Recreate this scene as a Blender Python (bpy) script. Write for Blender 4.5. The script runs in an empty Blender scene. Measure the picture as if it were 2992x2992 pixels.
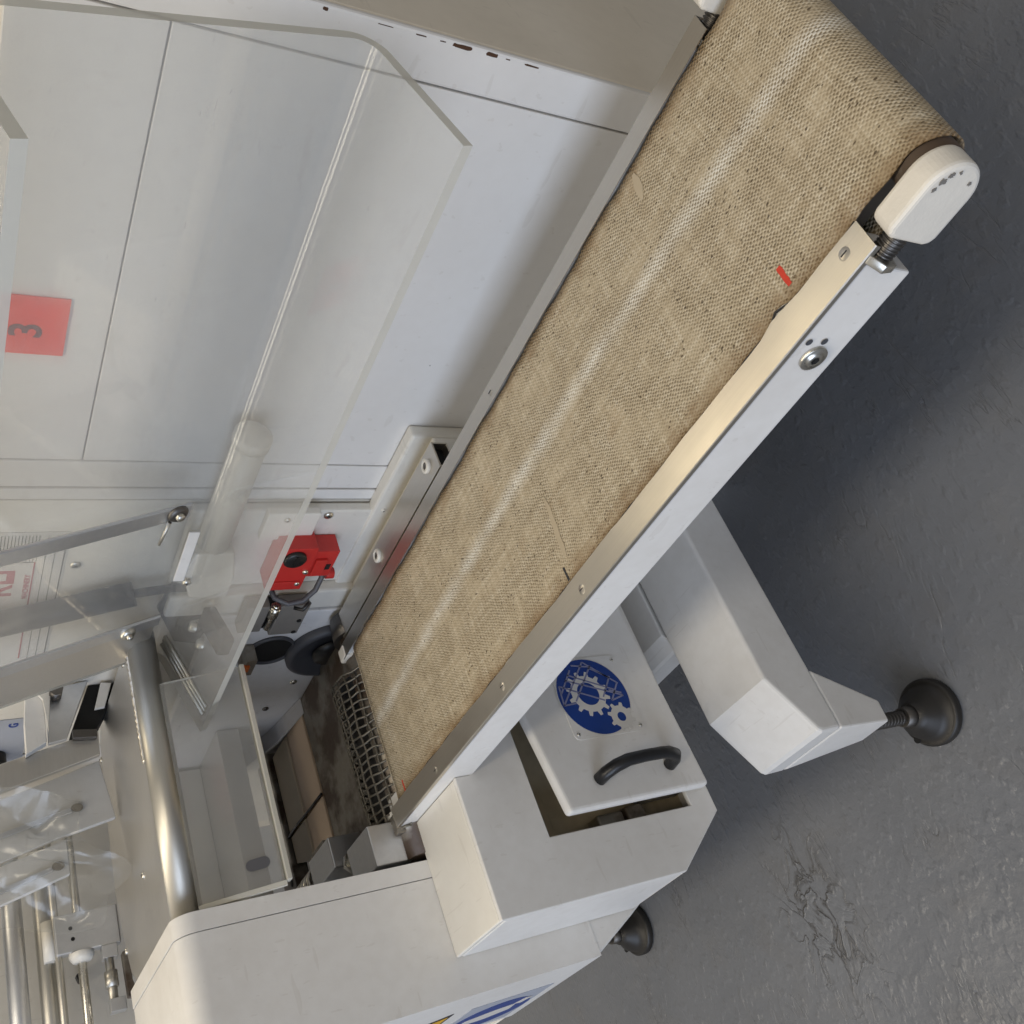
import bpy, bmesh, math, random
from mathutils import Vector, Matrix
random.seed(7)

# ------------------------------------------------------------------ units
# The machine was measured in "camera heights": 1 unit = 0.65 m, z measured from eye level, floor at z = -2.3
S = 0.65
FLOOR = -2.3
def W(x, y, z):
    return Vector((x * S, y * S, (z - FLOOR) * S))

sc = bpy.context.scene
col = sc.collection

# ------------------------------------------------------------------ camera
PITCH, YAW, ROLL = math.radians(32.566), math.radians(37.798), math.radians(-0.558)
def cam_vec(a, b, c):
    """upright camera axes (right, down, forward) -> world"""
    cr, sr = math.cos(-ROLL), math.sin(-ROLL)
    a, b = cr * a - sr * b, sr * a + cr * b
    d = b * math.cos(PITCH) + c * math.sin(PITCH)
    h = -b * math.sin(PITCH) + c * math.cos(PITCH)
    sy, cy = math.sin(YAW), math.cos(YAW)
    return Vector((a * sy - h * cy, a * cy + h * sy, -d))
cam_data = bpy.data.cameras.new('camera')
cam = bpy.data.objects.new('camera', cam_data)
col.objects.link(cam)
right, down, fwd = cam_vec(1, 0, 0), cam_vec(0, 1, 0), cam_vec(0, 0, 1)
# the phone was held turned by 90 degrees: picture right = world down
M = Matrix((down, right, -fwd)).transposed().to_4x4()
M.translation = W(0, 0, 0)
cam.matrix_world = M
cam_data.sensor_width = 36.0
cam_data.lens = 36.0 * 2915.66 / 2992.0
cam_data.clip_start = 0.02
cam_data.clip_end = 200.0
sc.camera = cam

# ------------------------------------------------------------------ world and lamps
world = bpy.data.worlds.new('World')
sc.world = world
world.use_nodes = True
bg = world.node_tree.nodes['Background']
bg.inputs[0].default_value = (0.62, 0.592, 0.56, 1)
bg.inputs[1].default_value = 0.50

def area(name, loc, target, sx, sy, power, color):
    d = bpy.data.lights.new(name, 'AREA')
    d.shape = 'RECTANGLE'; d.size = sx; d.size_y = sy; d.energy = power; d.color = color
    o = bpy.data.objects.new(name, d); col.objects.link(o)
    o.location = loc
    v = Vector(target) - Vector(loc)
    o.rotation_euler = v.to_track_quat('-Z', 'Y').to_euler()
    return o
# open door / window on the operator's side (cool daylight) and a warm ceiling fitting
area('window_light', (-0.2, -3.6, 2.0), (-0.9, 0.6, 0.9), 3.6, 2.0, 100, (0.66, 0.78, 1.0))
area('ceiling_light', (-1.3, -0.6, 3.7), (-1.3, 0.6, 0.8), 6.0, 0.4, 72, (1.0, 0.88, 0.69))
area('added_rear_light', (-1.7, 2.05, 3.0), (-1.5, 1.2, 0.9), 1.6, 0.4, 16, (1.0, 0.84, 0.58))  # unseen lamp added to give the steel edge strip its gold reflection

sc.view_settings.view_transform = 'Standard'
sc.view_settings.look = 'None'
sc.view_settings.exposure = 0.0
sc.view_settings.gamma = 1.0
sc.view_settings.use_curve_mapping = False
sc.render.engine = 'CYCLES'
sc.cycles.use_denoising = True
sc.cycles.max_bounces = 6
sc.cycles.diffuse_bounces = 3
sc.cycles.glossy_bounces = 3
sc.cycles.use_adaptive_sampling = True
sc.cycles.adaptive_threshold = 0.03
sc.cycles.transparent_max_bounces = 16
sc.cycles.caustics_reflective = False
sc.cycles.caustics_refractive = False
sc.cycles.sample_clamp_indirect = 6.0

# ------------------------------------------------------------------ materials
class NT:
    def __init__(s, name):
        s.m = bpy.data.materials.new(name); s.m.use_nodes = True
        s.t = s.m.node_tree; s.t.nodes.clear()
        s.out = s.t.nodes.new('ShaderNodeOutputMaterial')
    def n(s, typ, **kw):
        nd = s.t.nodes.new('ShaderNode' + typ)
        for k, v in kw.items(): setattr(nd, k, v)
        return nd
    def l(s, a, b): s.t.links.new(a, b)
    def math(s, op, a, b=None, c=None, clamp=False):
        nd = s.n('Math', operation=op); nd.use_clamp = clamp
        for i, v in enumerate((a, b, c)):
            if v is None: continue
            if isinstance(v, (int, float)): nd.inputs[i].default_value = v
            else: s.l(v, nd.inputs[i])
        return nd.outputs[0]
    def ramp(s, fac, stops):
        r = s.n('ValToRGB'); s.l(fac, r.inputs[0])
        e = r.color_ramp.elements
        while len(e) < len(stops): e.new(0.5)
        for i, (p, c) in enumerate(stops):
            e[i].position = p; e[i].color = c if len(c) == 4 else (*c, 1)
        return r.outputs[0]
    def noise(s, vec, scale, detail=4, rough=0.55, dist=0.0):
        nd = s.n('TexNoise'); nd.inputs['Scale'].default_value = scale
        nd.inputs['Detail'].default_value = detail; nd.inputs['Roughness'].default_value = rough
        nd.inputs['Distortion'].default_value = dist
        if vec is not None: s.l(vec, nd.inputs['Vector'])
        return nd.outputs[0]
    def mix(s, fac, a, b, blend='MIX'):
        nd = s.n('MixRGB', blend_type=blend)
        for i, v in enumerate((fac, a, b)):
            if isinstance(v, (int, float)): nd.inputs[i].default_value = v
            elif isinstance(v, tuple): nd.inputs[i].default_value = v if len(v) == 4 else (*v, 1)
            else: s.l(v, nd.inputs[i])
        return nd.outputs[0]
    def bump(s, h, strength, dist=0.001):
        b = s.n('Bump'); b.inputs['Strength'].default_value = strength; b.inputs['Distance'].default_value = dist
        s.l(h, b.inputs['Height']); return b.outputs[0]
    def pos(s):
        return s.n('NewGeometry').outputs['Position']
    def scaled(s, vec, sx, sy, sz):
        m = s.n('Mapping'); m.inputs['Scale'].default_value = (sx, sy, sz); s.l(vec, m.inputs[0]); return m.outputs[0]
    def pbr(s, color, rough, metal=0.0, normal=None, spec=None, coat=None):
        p = s.n('BsdfPrincipled')
        for k, v in (('Base Color', color), ('Roughness', rough), ('Metallic', metal)):
            if isinstance(v, (int, float)): p.inputs[k].default_value = v
            elif isinstance(v, tuple): p.inputs[k].default_value = v if len(v) == 4 else (*v, 1)
            else: s.l(v, p.inputs[k])
        if normal is not None: s.l(normal, p.inputs['Normal'])
        if spec is not None: p.inputs['Specular IOR Level'].default_value = spec
        if coat is not None: p.inputs['Coat Weight'].default_value = coat
        return p
    def done(s, shader):
        s.l(shader.outputs[0] if hasattr(shader, 'outputs') else shader, s.out.inputs[0]); return s.m

def paint(name, c, rough=0.38, dirt=0.12, dirtc=(0.42, 0.37, 0.30), bump=0.12, specks=0.0):
    t = NT(name); p = t.pos()
    big = t.noise(p, 5.0, 5)
    fine = t.noise(p, 60.0, 3)
    f = t.ramp(big, [(0.45, (0, 0, 0)), (0.75, (1, 1, 1))])
    cc = t.mix(t.math('MULTIPLY', f, dirt), c, dirtc)
    f2 = t.ramp(fine, [(0.35, (0, 0, 0)), (0.8, (1, 1, 1))])
    cc = t.mix(t.math('MULTIPLY', f2, dirt * 0.5), cc, dirtc)
    if specks:
        v = t.n('TexVoronoi'); v.inputs['Scale'].default_value = 26.0; t.l(p, v.inputs['Vector'])
        w = t.n('TexWhiteNoise'); t.l(v.outputs['Color'], w.inputs[0])
        near = t.math('LESS_THAN', v.outputs['Distance'], 0.045)
        some = t.math('GREATER_THAN', w.outputs[0], 1.0 - specks)
        cc = t.mix(t.math('MULTIPLY', t.math('MULTIPLY', near, some), 0.75), cc, (0.08, 0.07, 0.06))
    for sv in ((7, 90, 30), (60, 8, 45)):
        scn = t.noise(t.scaled(p, *sv), 1.6, 2, 0.5)
        c2 = t.ramp(scn, [(0.69, (0,) * 3), (0.71, (1,) * 3)])
        cc = t.mix(t.math('MULTIPLY', c2, 0.13), cc, dirtc)
    peel = t.noise(p, 170.0, 2)
    wav = t.noise(p, 14.0, 2)
    h = t.math('ADD', t.math('MULTIPLY', peel, 0.35), t.math('MULTIPLY', wav, 1.4))
    r = t.math('ADD', t.math('MULTIPLY', big, 0.14), rough - 0.07)
    return t.done(t.pbr(cc, r, 0.0, t.bump(h, bump, 0.002)))

def metal(name, c, rough, stretch=(1, 1, 1), streak=0.10, bump=0.03, stain=0.0, stainc=(0.12, 0.07, 0.04), bs=7.0):
    t = NT(name); p = t.pos()
    g = t.noise(t.scaled(p, *stretch), 40.0, 6, 0.65)
    b = t.noise(p, bs, 5)
    r = t.math('ADD', t.math('MULTIPLY', g, streak * 2), rough - streak)
    r = t.math('ADD', r, t.math('MULTIPLY', t.math('SUBTRACT', b, 0.5), 0.25), clamp=True)
    cc = t.mix(t.math('MULTIPLY', g, 0.35), c, tuple(x * 0.62 for x in c))
    met = 1.0
    if stain:
        f = t.ramp(b, [(0.44, (0, 0, 0)), (0.57, (1, 1, 1))])
        k = t.math('MULTIPLY', f, stain)
        cc = t.mix(k, cc, stainc)
        met = t.math('SUBTRACT', 1.0, k)
    return t.done(t.pbr(cc, r, met, t.bump(g, bump, 0.001)))

def plain(name, c, rough=0.5, metal_=0.0, var=0.12, bump=0.05, scale=60.0):
    t = NT(name); p = t.pos()
    g = t.noise(p, scale, 4)
    cc = t.mix(t.math('MULTIPLY', g, var * 2), c, tuple(x * 0.55 for x in c))
    return t.done(t.pbr(cc, rough, metal_, t.bump(g, bump, 0.001)))

MAT = {}
MAT['white'] = paint('white_paint', (0.80, 0.785, 0.755), 0.36, 0.22, specks=0.06)
MAT['panel'] = paint('panel_paint', (0.80, 0.785, 0.76), 0.33, 0.10, bump=0.08, specks=0.12)
MAT['side'] = paint('cabinet_side_paint', (0.87, 0.80, 0.675), 0.36, 0.16, bump=0.10)
MAT['cream'] = paint('cream_paint', (0.80, 0.77, 0.70), 0.40, 0.16, bump=0.16, specks=0.06)
MAT['inner'] = paint('inner_plate_paint', (0.82, 0.82, 0.82), 0.42, 0.18, (0.25, 0.2, 0.16))
MAT['ochre'] = paint('raw_inside', (0.62, 0.53, 0.37), 0.55, 0.45, (0.20, 0.14, 0.08))
MAT['steel'] = metal('brushed_stainless', (0.70, 0.655, 0.58), 0.34, (0.04, 18, 18), 0.05)
MAT['tube'] = metal('polished_tube', (0.56, 0.54, 0.49), 0.42, (18, 0.5, 18), 0.07)
MAT['sheet'] = metal('satin_sheet', (0.70, 0.685, 0.66), 0.42, (18, 0.6, 4), 0.08)
MAT['alu'] = metal('aluminium', (0.70, 0.71, 0.73), 0.42, (3, 3, 3), 0.10)
MAT['casting'] = plain('dull_casting', (0.26, 0.245, 0.225), 0.55, 0.3, 0.2)
MAT['zinc'] = metal('zinc', (0.66, 0.64, 0.58), 0.30, (6, 6, 6), 0.12)
MAT['dark'] = metal('dark_steel', (0.16, 0.15, 0.14), 0.45, (4, 4, 4), 0.14)
MAT['rust'] = metal('stained_steel', (0.38, 0.35, 0.30), 0.48, (3, 3, 3), 0.15, 0.1, 0.92, (0.075, 0.045, 0.028), 14.0)
MAT['darkgrey'] = plain('grey_casting', (0.065, 0.068, 0.078), 0.5)
MAT['black'] = plain('black_plastic', (0.012, 0.012, 0.013), 0.38, 0, 0.2)
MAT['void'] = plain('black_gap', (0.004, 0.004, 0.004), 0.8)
MAT['rubber'] = plain('dark_rubber', (0.022, 0.020, 0.018), 0.45, 0, 0.3)
MAT['red'] = plain('red_plastic', (0.60, 0.035, 0.03), 0.4, 0, 0.15)
MAT['redtape'] = plain('red_tape', (0.93, 0.065, 0.035), 0.5, 0, 0.12)
MAT['redink'] = plain('red_ink', (0.70, 0.06, 0.03), 0.7, 0, 0.3, 0.3, 400)
MAT['ink'] = plain('black_ink', (0.03, 0.03, 0.035), 0.6)
MAT['logored'] = plain('logo_red', (0.42, 0.02, 0.05), 0.5)
MAT['blue'] = plain('sign_blue', (0.006, 0.045, 0.26), 0.35, 0, 0.08)
MAT['signwhite'] = plain('sign_white', (0.70, 0.68, 0.64), 0.4, 0, 0.05)
MAT['signgrey'] = plain('sign_grid_grey', (0.24, 0.25, 0.40), 0.4, 0, 0.05)
MAT['yellow'] = plain('sign_yellow', (0.75, 0.42, 0.01), 0.4, 0, 0.08)
MAT['label'] = plain('label_grey', (0.42, 0.45, 0.52), 0.4, 0, 0.1)
MAT['labelblue'] = plain('label_blue', (0.02, 0.06, 0.30), 0.4)
MAT['chip'] = plain('rust_chip', (0.09, 0.040, 0.018), 0.8, 0, 0.4, 0.3, 200)
MAT['card'] = plain('tan_board', (0.80, 0.62, 0.46), 0.6, 0, 0.16, 0.1, 30)
MAT['card2'] = plain('pale_board', (0.86, 0.73, 0.55), 0.6, 0, 0.14, 0.1, 30)
MAT['cable'] = plain('grey_cable', (0.10, 0.10, 0.11), 0.5)
MAT['orange'] = plain('orange_part', (0.55, 0.12, 0.02), 0.5)

def acrylic(name, haze, tint=(0.965, 0.97, 0.965), hazec=(0.80, 0.80, 0.78), gloss=0.03, scratch=0.05, blur=0.0):
    t = NT(name); p = t.pos()
    tr = t.n('BsdfTransparent'); tr.inputs[0].default_value = (*tint, 1)
    df = t.n('BsdfDiffuse'); df.inputs[0].default_value = (*hazec, 1)
    tl = t.n('BsdfTranslucent'); tl.inputs[0].default_value = (*hazec, 1)
    dm = t.n('MixShader'); dm.inputs[0].default_value = 0.35; t.l(df.outputs[0], dm.inputs[1]); t.l(tl.outputs[0], dm.inputs[2])
    sm = t.noise(p, 6.0, 5, 0.6)
    sc1 = t.noise(t.scaled(p, 9, 60, 120), 5.0, 3, 0.7)
    lines = t.ramp(sc1, [(0.66, (0, 0, 0)), (0.72, (1, 1, 1))])
    f = t.math('MULTIPLY', t.math('ADD', t.math('MULTIPLY', sm, 1.0), 0.5), haze)
    f = t.math('ADD', f, t.math('MULTIPLY', lines, scratch))
    clear = tr
    if blur:
        rf = t.n('BsdfRefraction'); rf.inputs['Color'].default_value = (*tint, 1); rf.inputs['Roughness'].default_value = 0.6; rf.inputs['IOR'].default_value = 1.06
        clear = t.n('MixShader'); clear.inputs[0].default_value = blur; t.l(tr.outputs[0], clear.inputs[1]); t.l(rf.outputs[0], clear.inputs[2])
    m1 = t.n('MixShader'); t.l(f, m1.inputs[0]); t.l(clear.outputs[0], m1.inputs[1]); t.l(dm.outputs[0], m1.inputs[2])
    lw = t.n('LayerWeight'); lw.inputs[0].default_value = 0.5
    fr = t.math('ADD', t.math('MULTIPLY', t.math('POWER', lw.outputs['Facing'], 5.0), 0.9), 0.045)
    gl = t.n('BsdfGlossy'); gl.inputs['Roughness'].default_value = gloss; gl.inputs['Color'].default_value = (1, 1, 1, 1)
    m2 = t.n('MixShader'); t.l(fr, m2.inputs[0]); t.l(m1.outputs[0], m2.inputs[1]); t.l(gl.outputs[0], m2.inputs[2])
    return t.done(m2)
MAT['acrylic'] = acrylic('clear_acrylic', 0.14, blur=0.11, tint=(0.975,0.98,0.975), hazec=(0.90,0.90,0.89))
MAT['acrylic2'] = acrylic('clear_acrylic_clean', 0.16, scratch=0.10, blur=0.10)
MAT['film'] = acrylic('plastic_film', 0.10, gloss=0.22, scratch=0.02)
def acrylic_edge(name, c):
    t = NT(name); p = t.pos()
    g = t.noise(p, 30.0, 4)
    pb = t.pbr(t.mix(t.math('MULTIPLY', g, 0.3), c, tuple(x * 0.7 for x in c)), 0.3)
    tr = t.n('BsdfTransparent'); tr.inputs[0].default_value = (0.8, 0.8, 0.75, 1)
    m = t.n('MixShader'); m.inputs[0].default_value = 0.72
    t.l(tr.outputs[0], m.inputs[1]); t.l(pb.outputs[0], m.inputs[2])
    return t.done(m)
MAT['edge'] = acrylic_edge('acrylic_edge', (0.80, 0.78, 0.70))

def belt_material():
    t = NT('woven_belt')
    uv = t.n('UVMap').outputs[0]
    sep = t.n('SeparateXYZ'); t.l(uv, sep.inputs[0])
    wob = t.noise(t.scaled(uv, 1, 1, 1), 220.0, 2)
    wob2 = t.noise(t.scaled(uv, 1, 1, 1), 55.0, 2)
    wo = t.math('MULTIPLY', t.math('SUBTRACT', wob, 0.5), 3.2)
    wo = t.math('ADD', wo, t.math('MULTIPLY', t.math('SUBTRACT', wob2, 0.5), 3.0))
    PU, PV = 0.0061, 0.0041
    u = t.math('ADD', t.math('MULTIPLY', sep.outputs[0], 2 * math.pi / PU), wo)
    v = t.math('ADD', t.math('MULTIPLY', sep.outputs[1], 2 * math.pi / PV), wo)
    f = t.math('MULTIPLY', t.math('COSINE', u), t.math('COSINE', v))
    f = t.math('ADD', t.math('MULTIPLY', f, 0.5), 0.5)
    # wear: how deep the weave still shows
    wear = t.ramp(t.noise(uv, 26.0, 4, 0.6), [(0.36, (0.40,) * 3), (0.56, (1,) * 3)])
    streak = t.noise(t.scaled(uv, 2.0, 26.0, 1), 7.0, 4, 0.7)
    cross = t.noise(t.scaled(uv, 40.0, 2.5, 1), 7.0, 4, 0.7)
    tone = t.math('ADD', t.math('MULTIPLY', streak, 0.5), t.math('MULTIPLY', cross, 0.5))
    ridge = t.ramp(tone, [(0.32, (0.37, 0.295, 0.19)), (0.52, (0.53, 0.45, 0.32)), (0.70, (0.74, 0.675, 0.54))])
    hole = t.mix(0.86, ridge, (0.16, 0.115, 0.06))
    k = t.ramp(f, [(0.18, (1,) * 3), (0.55, (0,) * 3)])
    c = t.mix(t.math('MULTIPLY', k, wear), ridge, hole)
    # long highlight on the belt, painted into the weave as a paler strip
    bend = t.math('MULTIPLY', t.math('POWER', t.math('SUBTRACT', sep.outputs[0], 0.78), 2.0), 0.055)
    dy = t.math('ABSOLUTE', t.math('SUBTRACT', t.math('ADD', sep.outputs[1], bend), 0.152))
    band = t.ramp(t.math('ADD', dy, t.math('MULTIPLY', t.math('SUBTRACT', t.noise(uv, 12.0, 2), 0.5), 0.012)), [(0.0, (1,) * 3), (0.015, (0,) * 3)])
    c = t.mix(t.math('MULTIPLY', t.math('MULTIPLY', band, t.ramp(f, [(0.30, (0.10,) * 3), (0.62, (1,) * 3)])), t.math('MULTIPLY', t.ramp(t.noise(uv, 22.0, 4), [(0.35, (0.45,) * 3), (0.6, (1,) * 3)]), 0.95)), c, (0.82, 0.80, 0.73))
    # scorched pits in the weave
    pit_v = t.n('TexVoronoi'); pit_v.inputs['Scale'].default_value = 1.0
    t.l(t.scaled(uv, 1 / 0.0068, 1 / 0.0042, 1), pit_v.inputs['Vector'])
    wn = t.n('TexWhiteNoise'); t.l(pit_v.outputs['Color'], wn.inputs[0])
    pit = t.math('MULTIPLY', t.math('LESS_THAN', pit_v.outputs['Distance'], t.math('MULTIPLY', wob, 0.44)), t.math('GREATER_THAN', wn.outputs[0], t.ramp(t.noise(uv, 30.0, 3), [(0.40, (0.93,) * 3), (0.65, (0.66,) * 3)])))
    c = t.mix(t.math('MULTIPLY', pit, 0.85), c, (0.07, 0.045, 0.02))
    # brown grime towards both edges, blotches
    e = t.math('ABSOLUTE', t.math('SUBTRACT', sep.outputs[1], 0.127))
    edge = t.ramp(t.math('ADD', e, t.math('MULTIPLY', t.math('SUBTRACT', t.noise(uv, 40.0, 5), 0.5), 0.05)), [(0.104, (0,) * 3), (0.134, (1,) * 3)])
    c = t.mix(t.math('MULTIPLY', edge, 0.75), c, (0.20, 0.115, 0.045))
    blot = t.ramp(t.noise(uv, 18.0, 5, 0.6), [(0.60, (0,) * 3), (0.74, (1,) * 3)])
    c = t.mix(t.math('MULTIPLY', blot, 0.28), c, (0.33, 0.21, 0.10))
    h = t.math('SUBTRACT', t.math('MULTIPLY', f, wear), t.math('MULTIPLY', pit, 1.0))
    return t.done(t.pbr(c, 0.46, 0.0, t.bump(h, 0.8, 0.0012), spec=0.4))
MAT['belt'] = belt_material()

def floor_material():
    t = NT('grey_floor_paint'); p = t.pos()
    a = t.noise(p, 1.6, 5); b = t.noise(p, 9.0, 6, 0.6); c = t.noise(p, 42.0, 4, 0.6)
    base = t.ramp(a, [(0.30, (0.148, 0.155, 0.168)), (0.70, (0.192, 0.199, 0.213))])
    base = t.mix(t.math('MULTIPLY', t.ramp(b, [(0.50, (0,) * 3), (0.75, (1,) * 3)]), 0.35), base, (0.175, 0.166, 0.157))
    # flaked paint: a ragged patch beside the machine, running with the trowel marks
    mp = t.n('Mapping'); mp.inputs['Location'].default_value = (1.475, -0.18, 0); t.l(p, mp.inputs[0])
    d = t.n('VectorMath', operation='LENGTH')
    t.l(t.scaled(mp.outputs[0], 1 / 0.085, 1 / 0.16, 0.0), d.inputs[0])
    mask = t.math('SUBTRACT', 1.45, t.math('ADD', d.outputs['Value'], t.math('MULTIPLY', t.math('SUBTRACT', b, 0.5), 1.2)), clamp=True)
    ridges = t.n('TexNoise'); ridges.inputs['Scale'].default_value = 12.0; ridges.inputs['Detail'].default_value = 4
    ridges.inputs['Distortion'].default_value = 0.7
    t.l(t.scaled(p, 1.6, 1.0, 1), ridges.inputs['Vector'])
    flake = t.ramp(ridges.outputs[0], [(0.47, (0,) * 3), (0.50, (1,) * 3), (0.53, (0.2,) * 3), (0.62, (0.8,) * 3)])
    cr = t.noise(t.scaled(p, 3.0, 0.5, 1), 4.0, 5, 0.6, 0.5)
    crack = t.math('MULTIPLY', t.ramp(cr, [(0.487, (0,) * 3), (0.5, (1,) * 3), (0.513, (0,) * 3)]), t.ramp(b, [(0.5, (0,) * 3), (0.62, (1,) * 3)]))
    gl = t.noise(t.scaled(p, 1.6, 0.8, 1), 38.0, 2, 0.5)
    pim = t.ramp(gl, [(0.52, (0,) * 3), (0.85, (1,) * 3)])
    h = t.math('MULTIPLY', c, 0.17)
    h = t.math('ADD', h, t.math('MULTIPLY', b, 0.8))
    h = t.math('ADD', h, t.math('MULTIPLY', t.math('MULTIPLY', flake, mask), 0.35))
    h = t.math('SUBTRACT', h, t.math('MULTIPLY', crack, 0.25))
    h = t.math('ADD', h, t.math('MULTIPLY', pim, 0.36))
    base = t.mix(t.math('MULTIPLY', t.math('MULTIPLY', t.ramp(ridges.outputs[0], [(0.44, (0,) * 3), (0.485, (1,) * 3), (0.52, (0,) * 3)]), mask), 0.75), base, (0.055, 0.05, 0.045))
    dust = t.ramp(t.noise(t.scaled(p, 1.0, 2.5, 1), 6.0, 6, 0.7), [(0.52, (0,) * 3), (0.70, (1,) * 3)])
    base = t.mix(t.math('MULTIPLY', dust, 0.10), base, (0.30, 0.285, 0.26))
    r = t.math('ADD', t.math('MULTIPLY', a, 0.34), 0.14)
    return t.done(t.pbr(base, r, 0.0, t.bump(h, 0.75, 0.006), spec=0.5))
MAT['floor'] = floor_material()

# ------------------------------------------------------------------ mesh helpers
class MB:
    def __init__(s): s.v = []; s.f = []; s.mi = []; s.sm = []
    def add(s, verts, faces, mi=0, smooth=False):
        o = len(s.v); s.v += [tuple(x) for x in verts]
        for f in faces:
            s.f.append([o + i for i in f]); s.mi.append(mi); s.sm.append(smooth)
        return s
    def box(s, x0, x1, y0, y1, z0, z1, mi=0):
        v = [(x, y, z) for x in (x0, x1) for y in (y0, y1) for z in (z0, z1)]
        return s.add(v, [(0, 1, 3, 2), (4, 6, 7, 5), (0, 4, 5, 1), (2, 3, 7, 6), (0, 2, 6, 4), (1, 5, 7, 3)], mi)
    def prism(s, poly, axis, a, b, mi=0, side=None):
        """poly in the two other axes (cyclic order xy / yz / xz); extruded along axis"""
        def mk(p, t):
            if axis == 'z': return (p[0], p[1], t)
            if axis == 'x': return (t, p[0], p[1])
            return (p[0], t, p[1])
        n = len(poly)
        v = [mk(p, a) for p in poly] + [mk(p, b) for p in poly]
        s.add(v, [list(range(n))[::-1], list(range(n, 2 * n))], mi)
        k = len(s.v) - 2 * n
        for i in range(n):
            j = (i + 1) % n
            s.f.append([k + i, k + j, k + n + j, k + n + i]); s.mi.append(mi if side is None else side); s.sm.append(False)
        return s
    def smooth_sides(s, n):
        """shade the last prism's sides smooth"""
        for i in range(len(s.sm) - n, len(s.sm)): s.sm[i] = True
        return s
    def cyl(s, p0, p1, r0, r1=None, n=24, mi=0, caps=True):
        r1 = r0 if r1 is None else r1
        p0, p1 = Vector(p0), Vector(p1); d = (p1 - p0).normalized()
        a = d.orthogonal().normalized(); b = d.cross(a)
        v = []
        for p, r in ((p0, r0), (p1, r1)):
            for i in range(n):
                t = 2 * math.pi * i / n
                v.append(p + (a * math.cos(t) + b * math.sin(t)) * r)
        s.add(v, [(i, (i + 1) % n, n + (i + 1) % n, n + i) for i in range(n)], mi, True)
        if caps:
            k = len(s.v) - 2 * n
            s.f.append([k + i for i in range(n)][::-1]); s.mi.append(mi); s.sm.append(False)
            s.f.append([k + n + i for i in range(n)]); s.mi.append(mi); s.sm.append(False)
        return s
    def lathe(s, base, axis, prof, n=32, mi=0):
        """prof: list of (radius, height along axis)"""
        base = Vector(base); d = Vector(axis).normalized(); a = d.orthogonal().normalized(); b = d.cross(a)
        v = []
        for r, h in prof:
            for i in range(n):
                t = 2 * math.pi * i / n
                v.append(base + d * h + (a * math.cos(t) + b * math.sin(t)) * r)
        fs = []
        for k in range(len(prof) - 1):
            for i in range(n):
                j = (i + 1) % n
                fs.append((k * n + i, k * n + j, (k + 1) * n + j, (k + 1) * n + i))
        return s.add(v, fs, mi, True)
    def tube(s, pts, r, n=10, mi=0, closed=False):
        pts = [Vector(p) for p in pts]; m = len(pts); v = []
        up = None
        for i, p in enumerate(pts):
            d = (pts[min(i + 1, m - 1)] - pts[max(i - 1, 0)]).normalized()
            if up is None: up = d.orthogonal().normalized()
            up = (up - d * up.dot(d)).normalized(); b = d.cross(up)
            rr = r[i] if isinstance(r, (list, tuple)) else r
            for k in range(n):
                t = 2 * math.pi * k / n
                v.append(p + (up * math.cos(t) + b * math.sin(t)) * rr)
        fs = [(i * n + k, i * n + (k + 1) % n, (i + 1) * n + (k + 1) % n, (i + 1) * n + k) for i in range(m - 1) for k in range(n)]
        s.add(v, fs, mi, True)
        o = len(s.v) - m * n
        s.f.append([o + k for k in range(n)][::-1]); s.mi.append(mi); s.sm.append(False)
        s.f.append([o + (m - 1) * n + k for k in range(n)]); s.mi.append(mi); s.sm.append(False)
        return s
    def build(s, name, mats, parent=None, bevel=0.0, seg=2, uv=None):
        org = parent.matrix_world.translation if parent is not None else Vector((0, 0, 0))
        # world placement of the parent chain is a pure translation here
        base = Vector((0, 0, 0)); q = parent
        while q is not None: base += q.location; q = q.parent
        me = bpy.data.meshes.new(name)
        me.from_pydata([W(*v) - base for v in s.v], [], s.f)
        if isinstance(mats, str): mats = [mats]
        for m in mats: me.materials.append(MAT[m])
        me.polygons.foreach_set('material_index', s.mi)
        me.polygons.foreach_set('use_smooth', s.sm)
        bm = bmesh.new(); bm.from_mesh(me); bmesh.ops.recalc_face_normals(bm, faces=bm.faces); bm.to_mesh(me); bm.free()
        me.update()
        o = bpy.data.objects.new(name, me); col.objects.link(o)
        if parent is not None: o.parent = parent
        if bevel:
            b = o.modifiers.new('bevel', 'BEVEL'); b.width = bevel; b.segments = seg
            b.limit_method = 'ANGLE'; b.angle_limit = math.radians(35)
        return o

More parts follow.
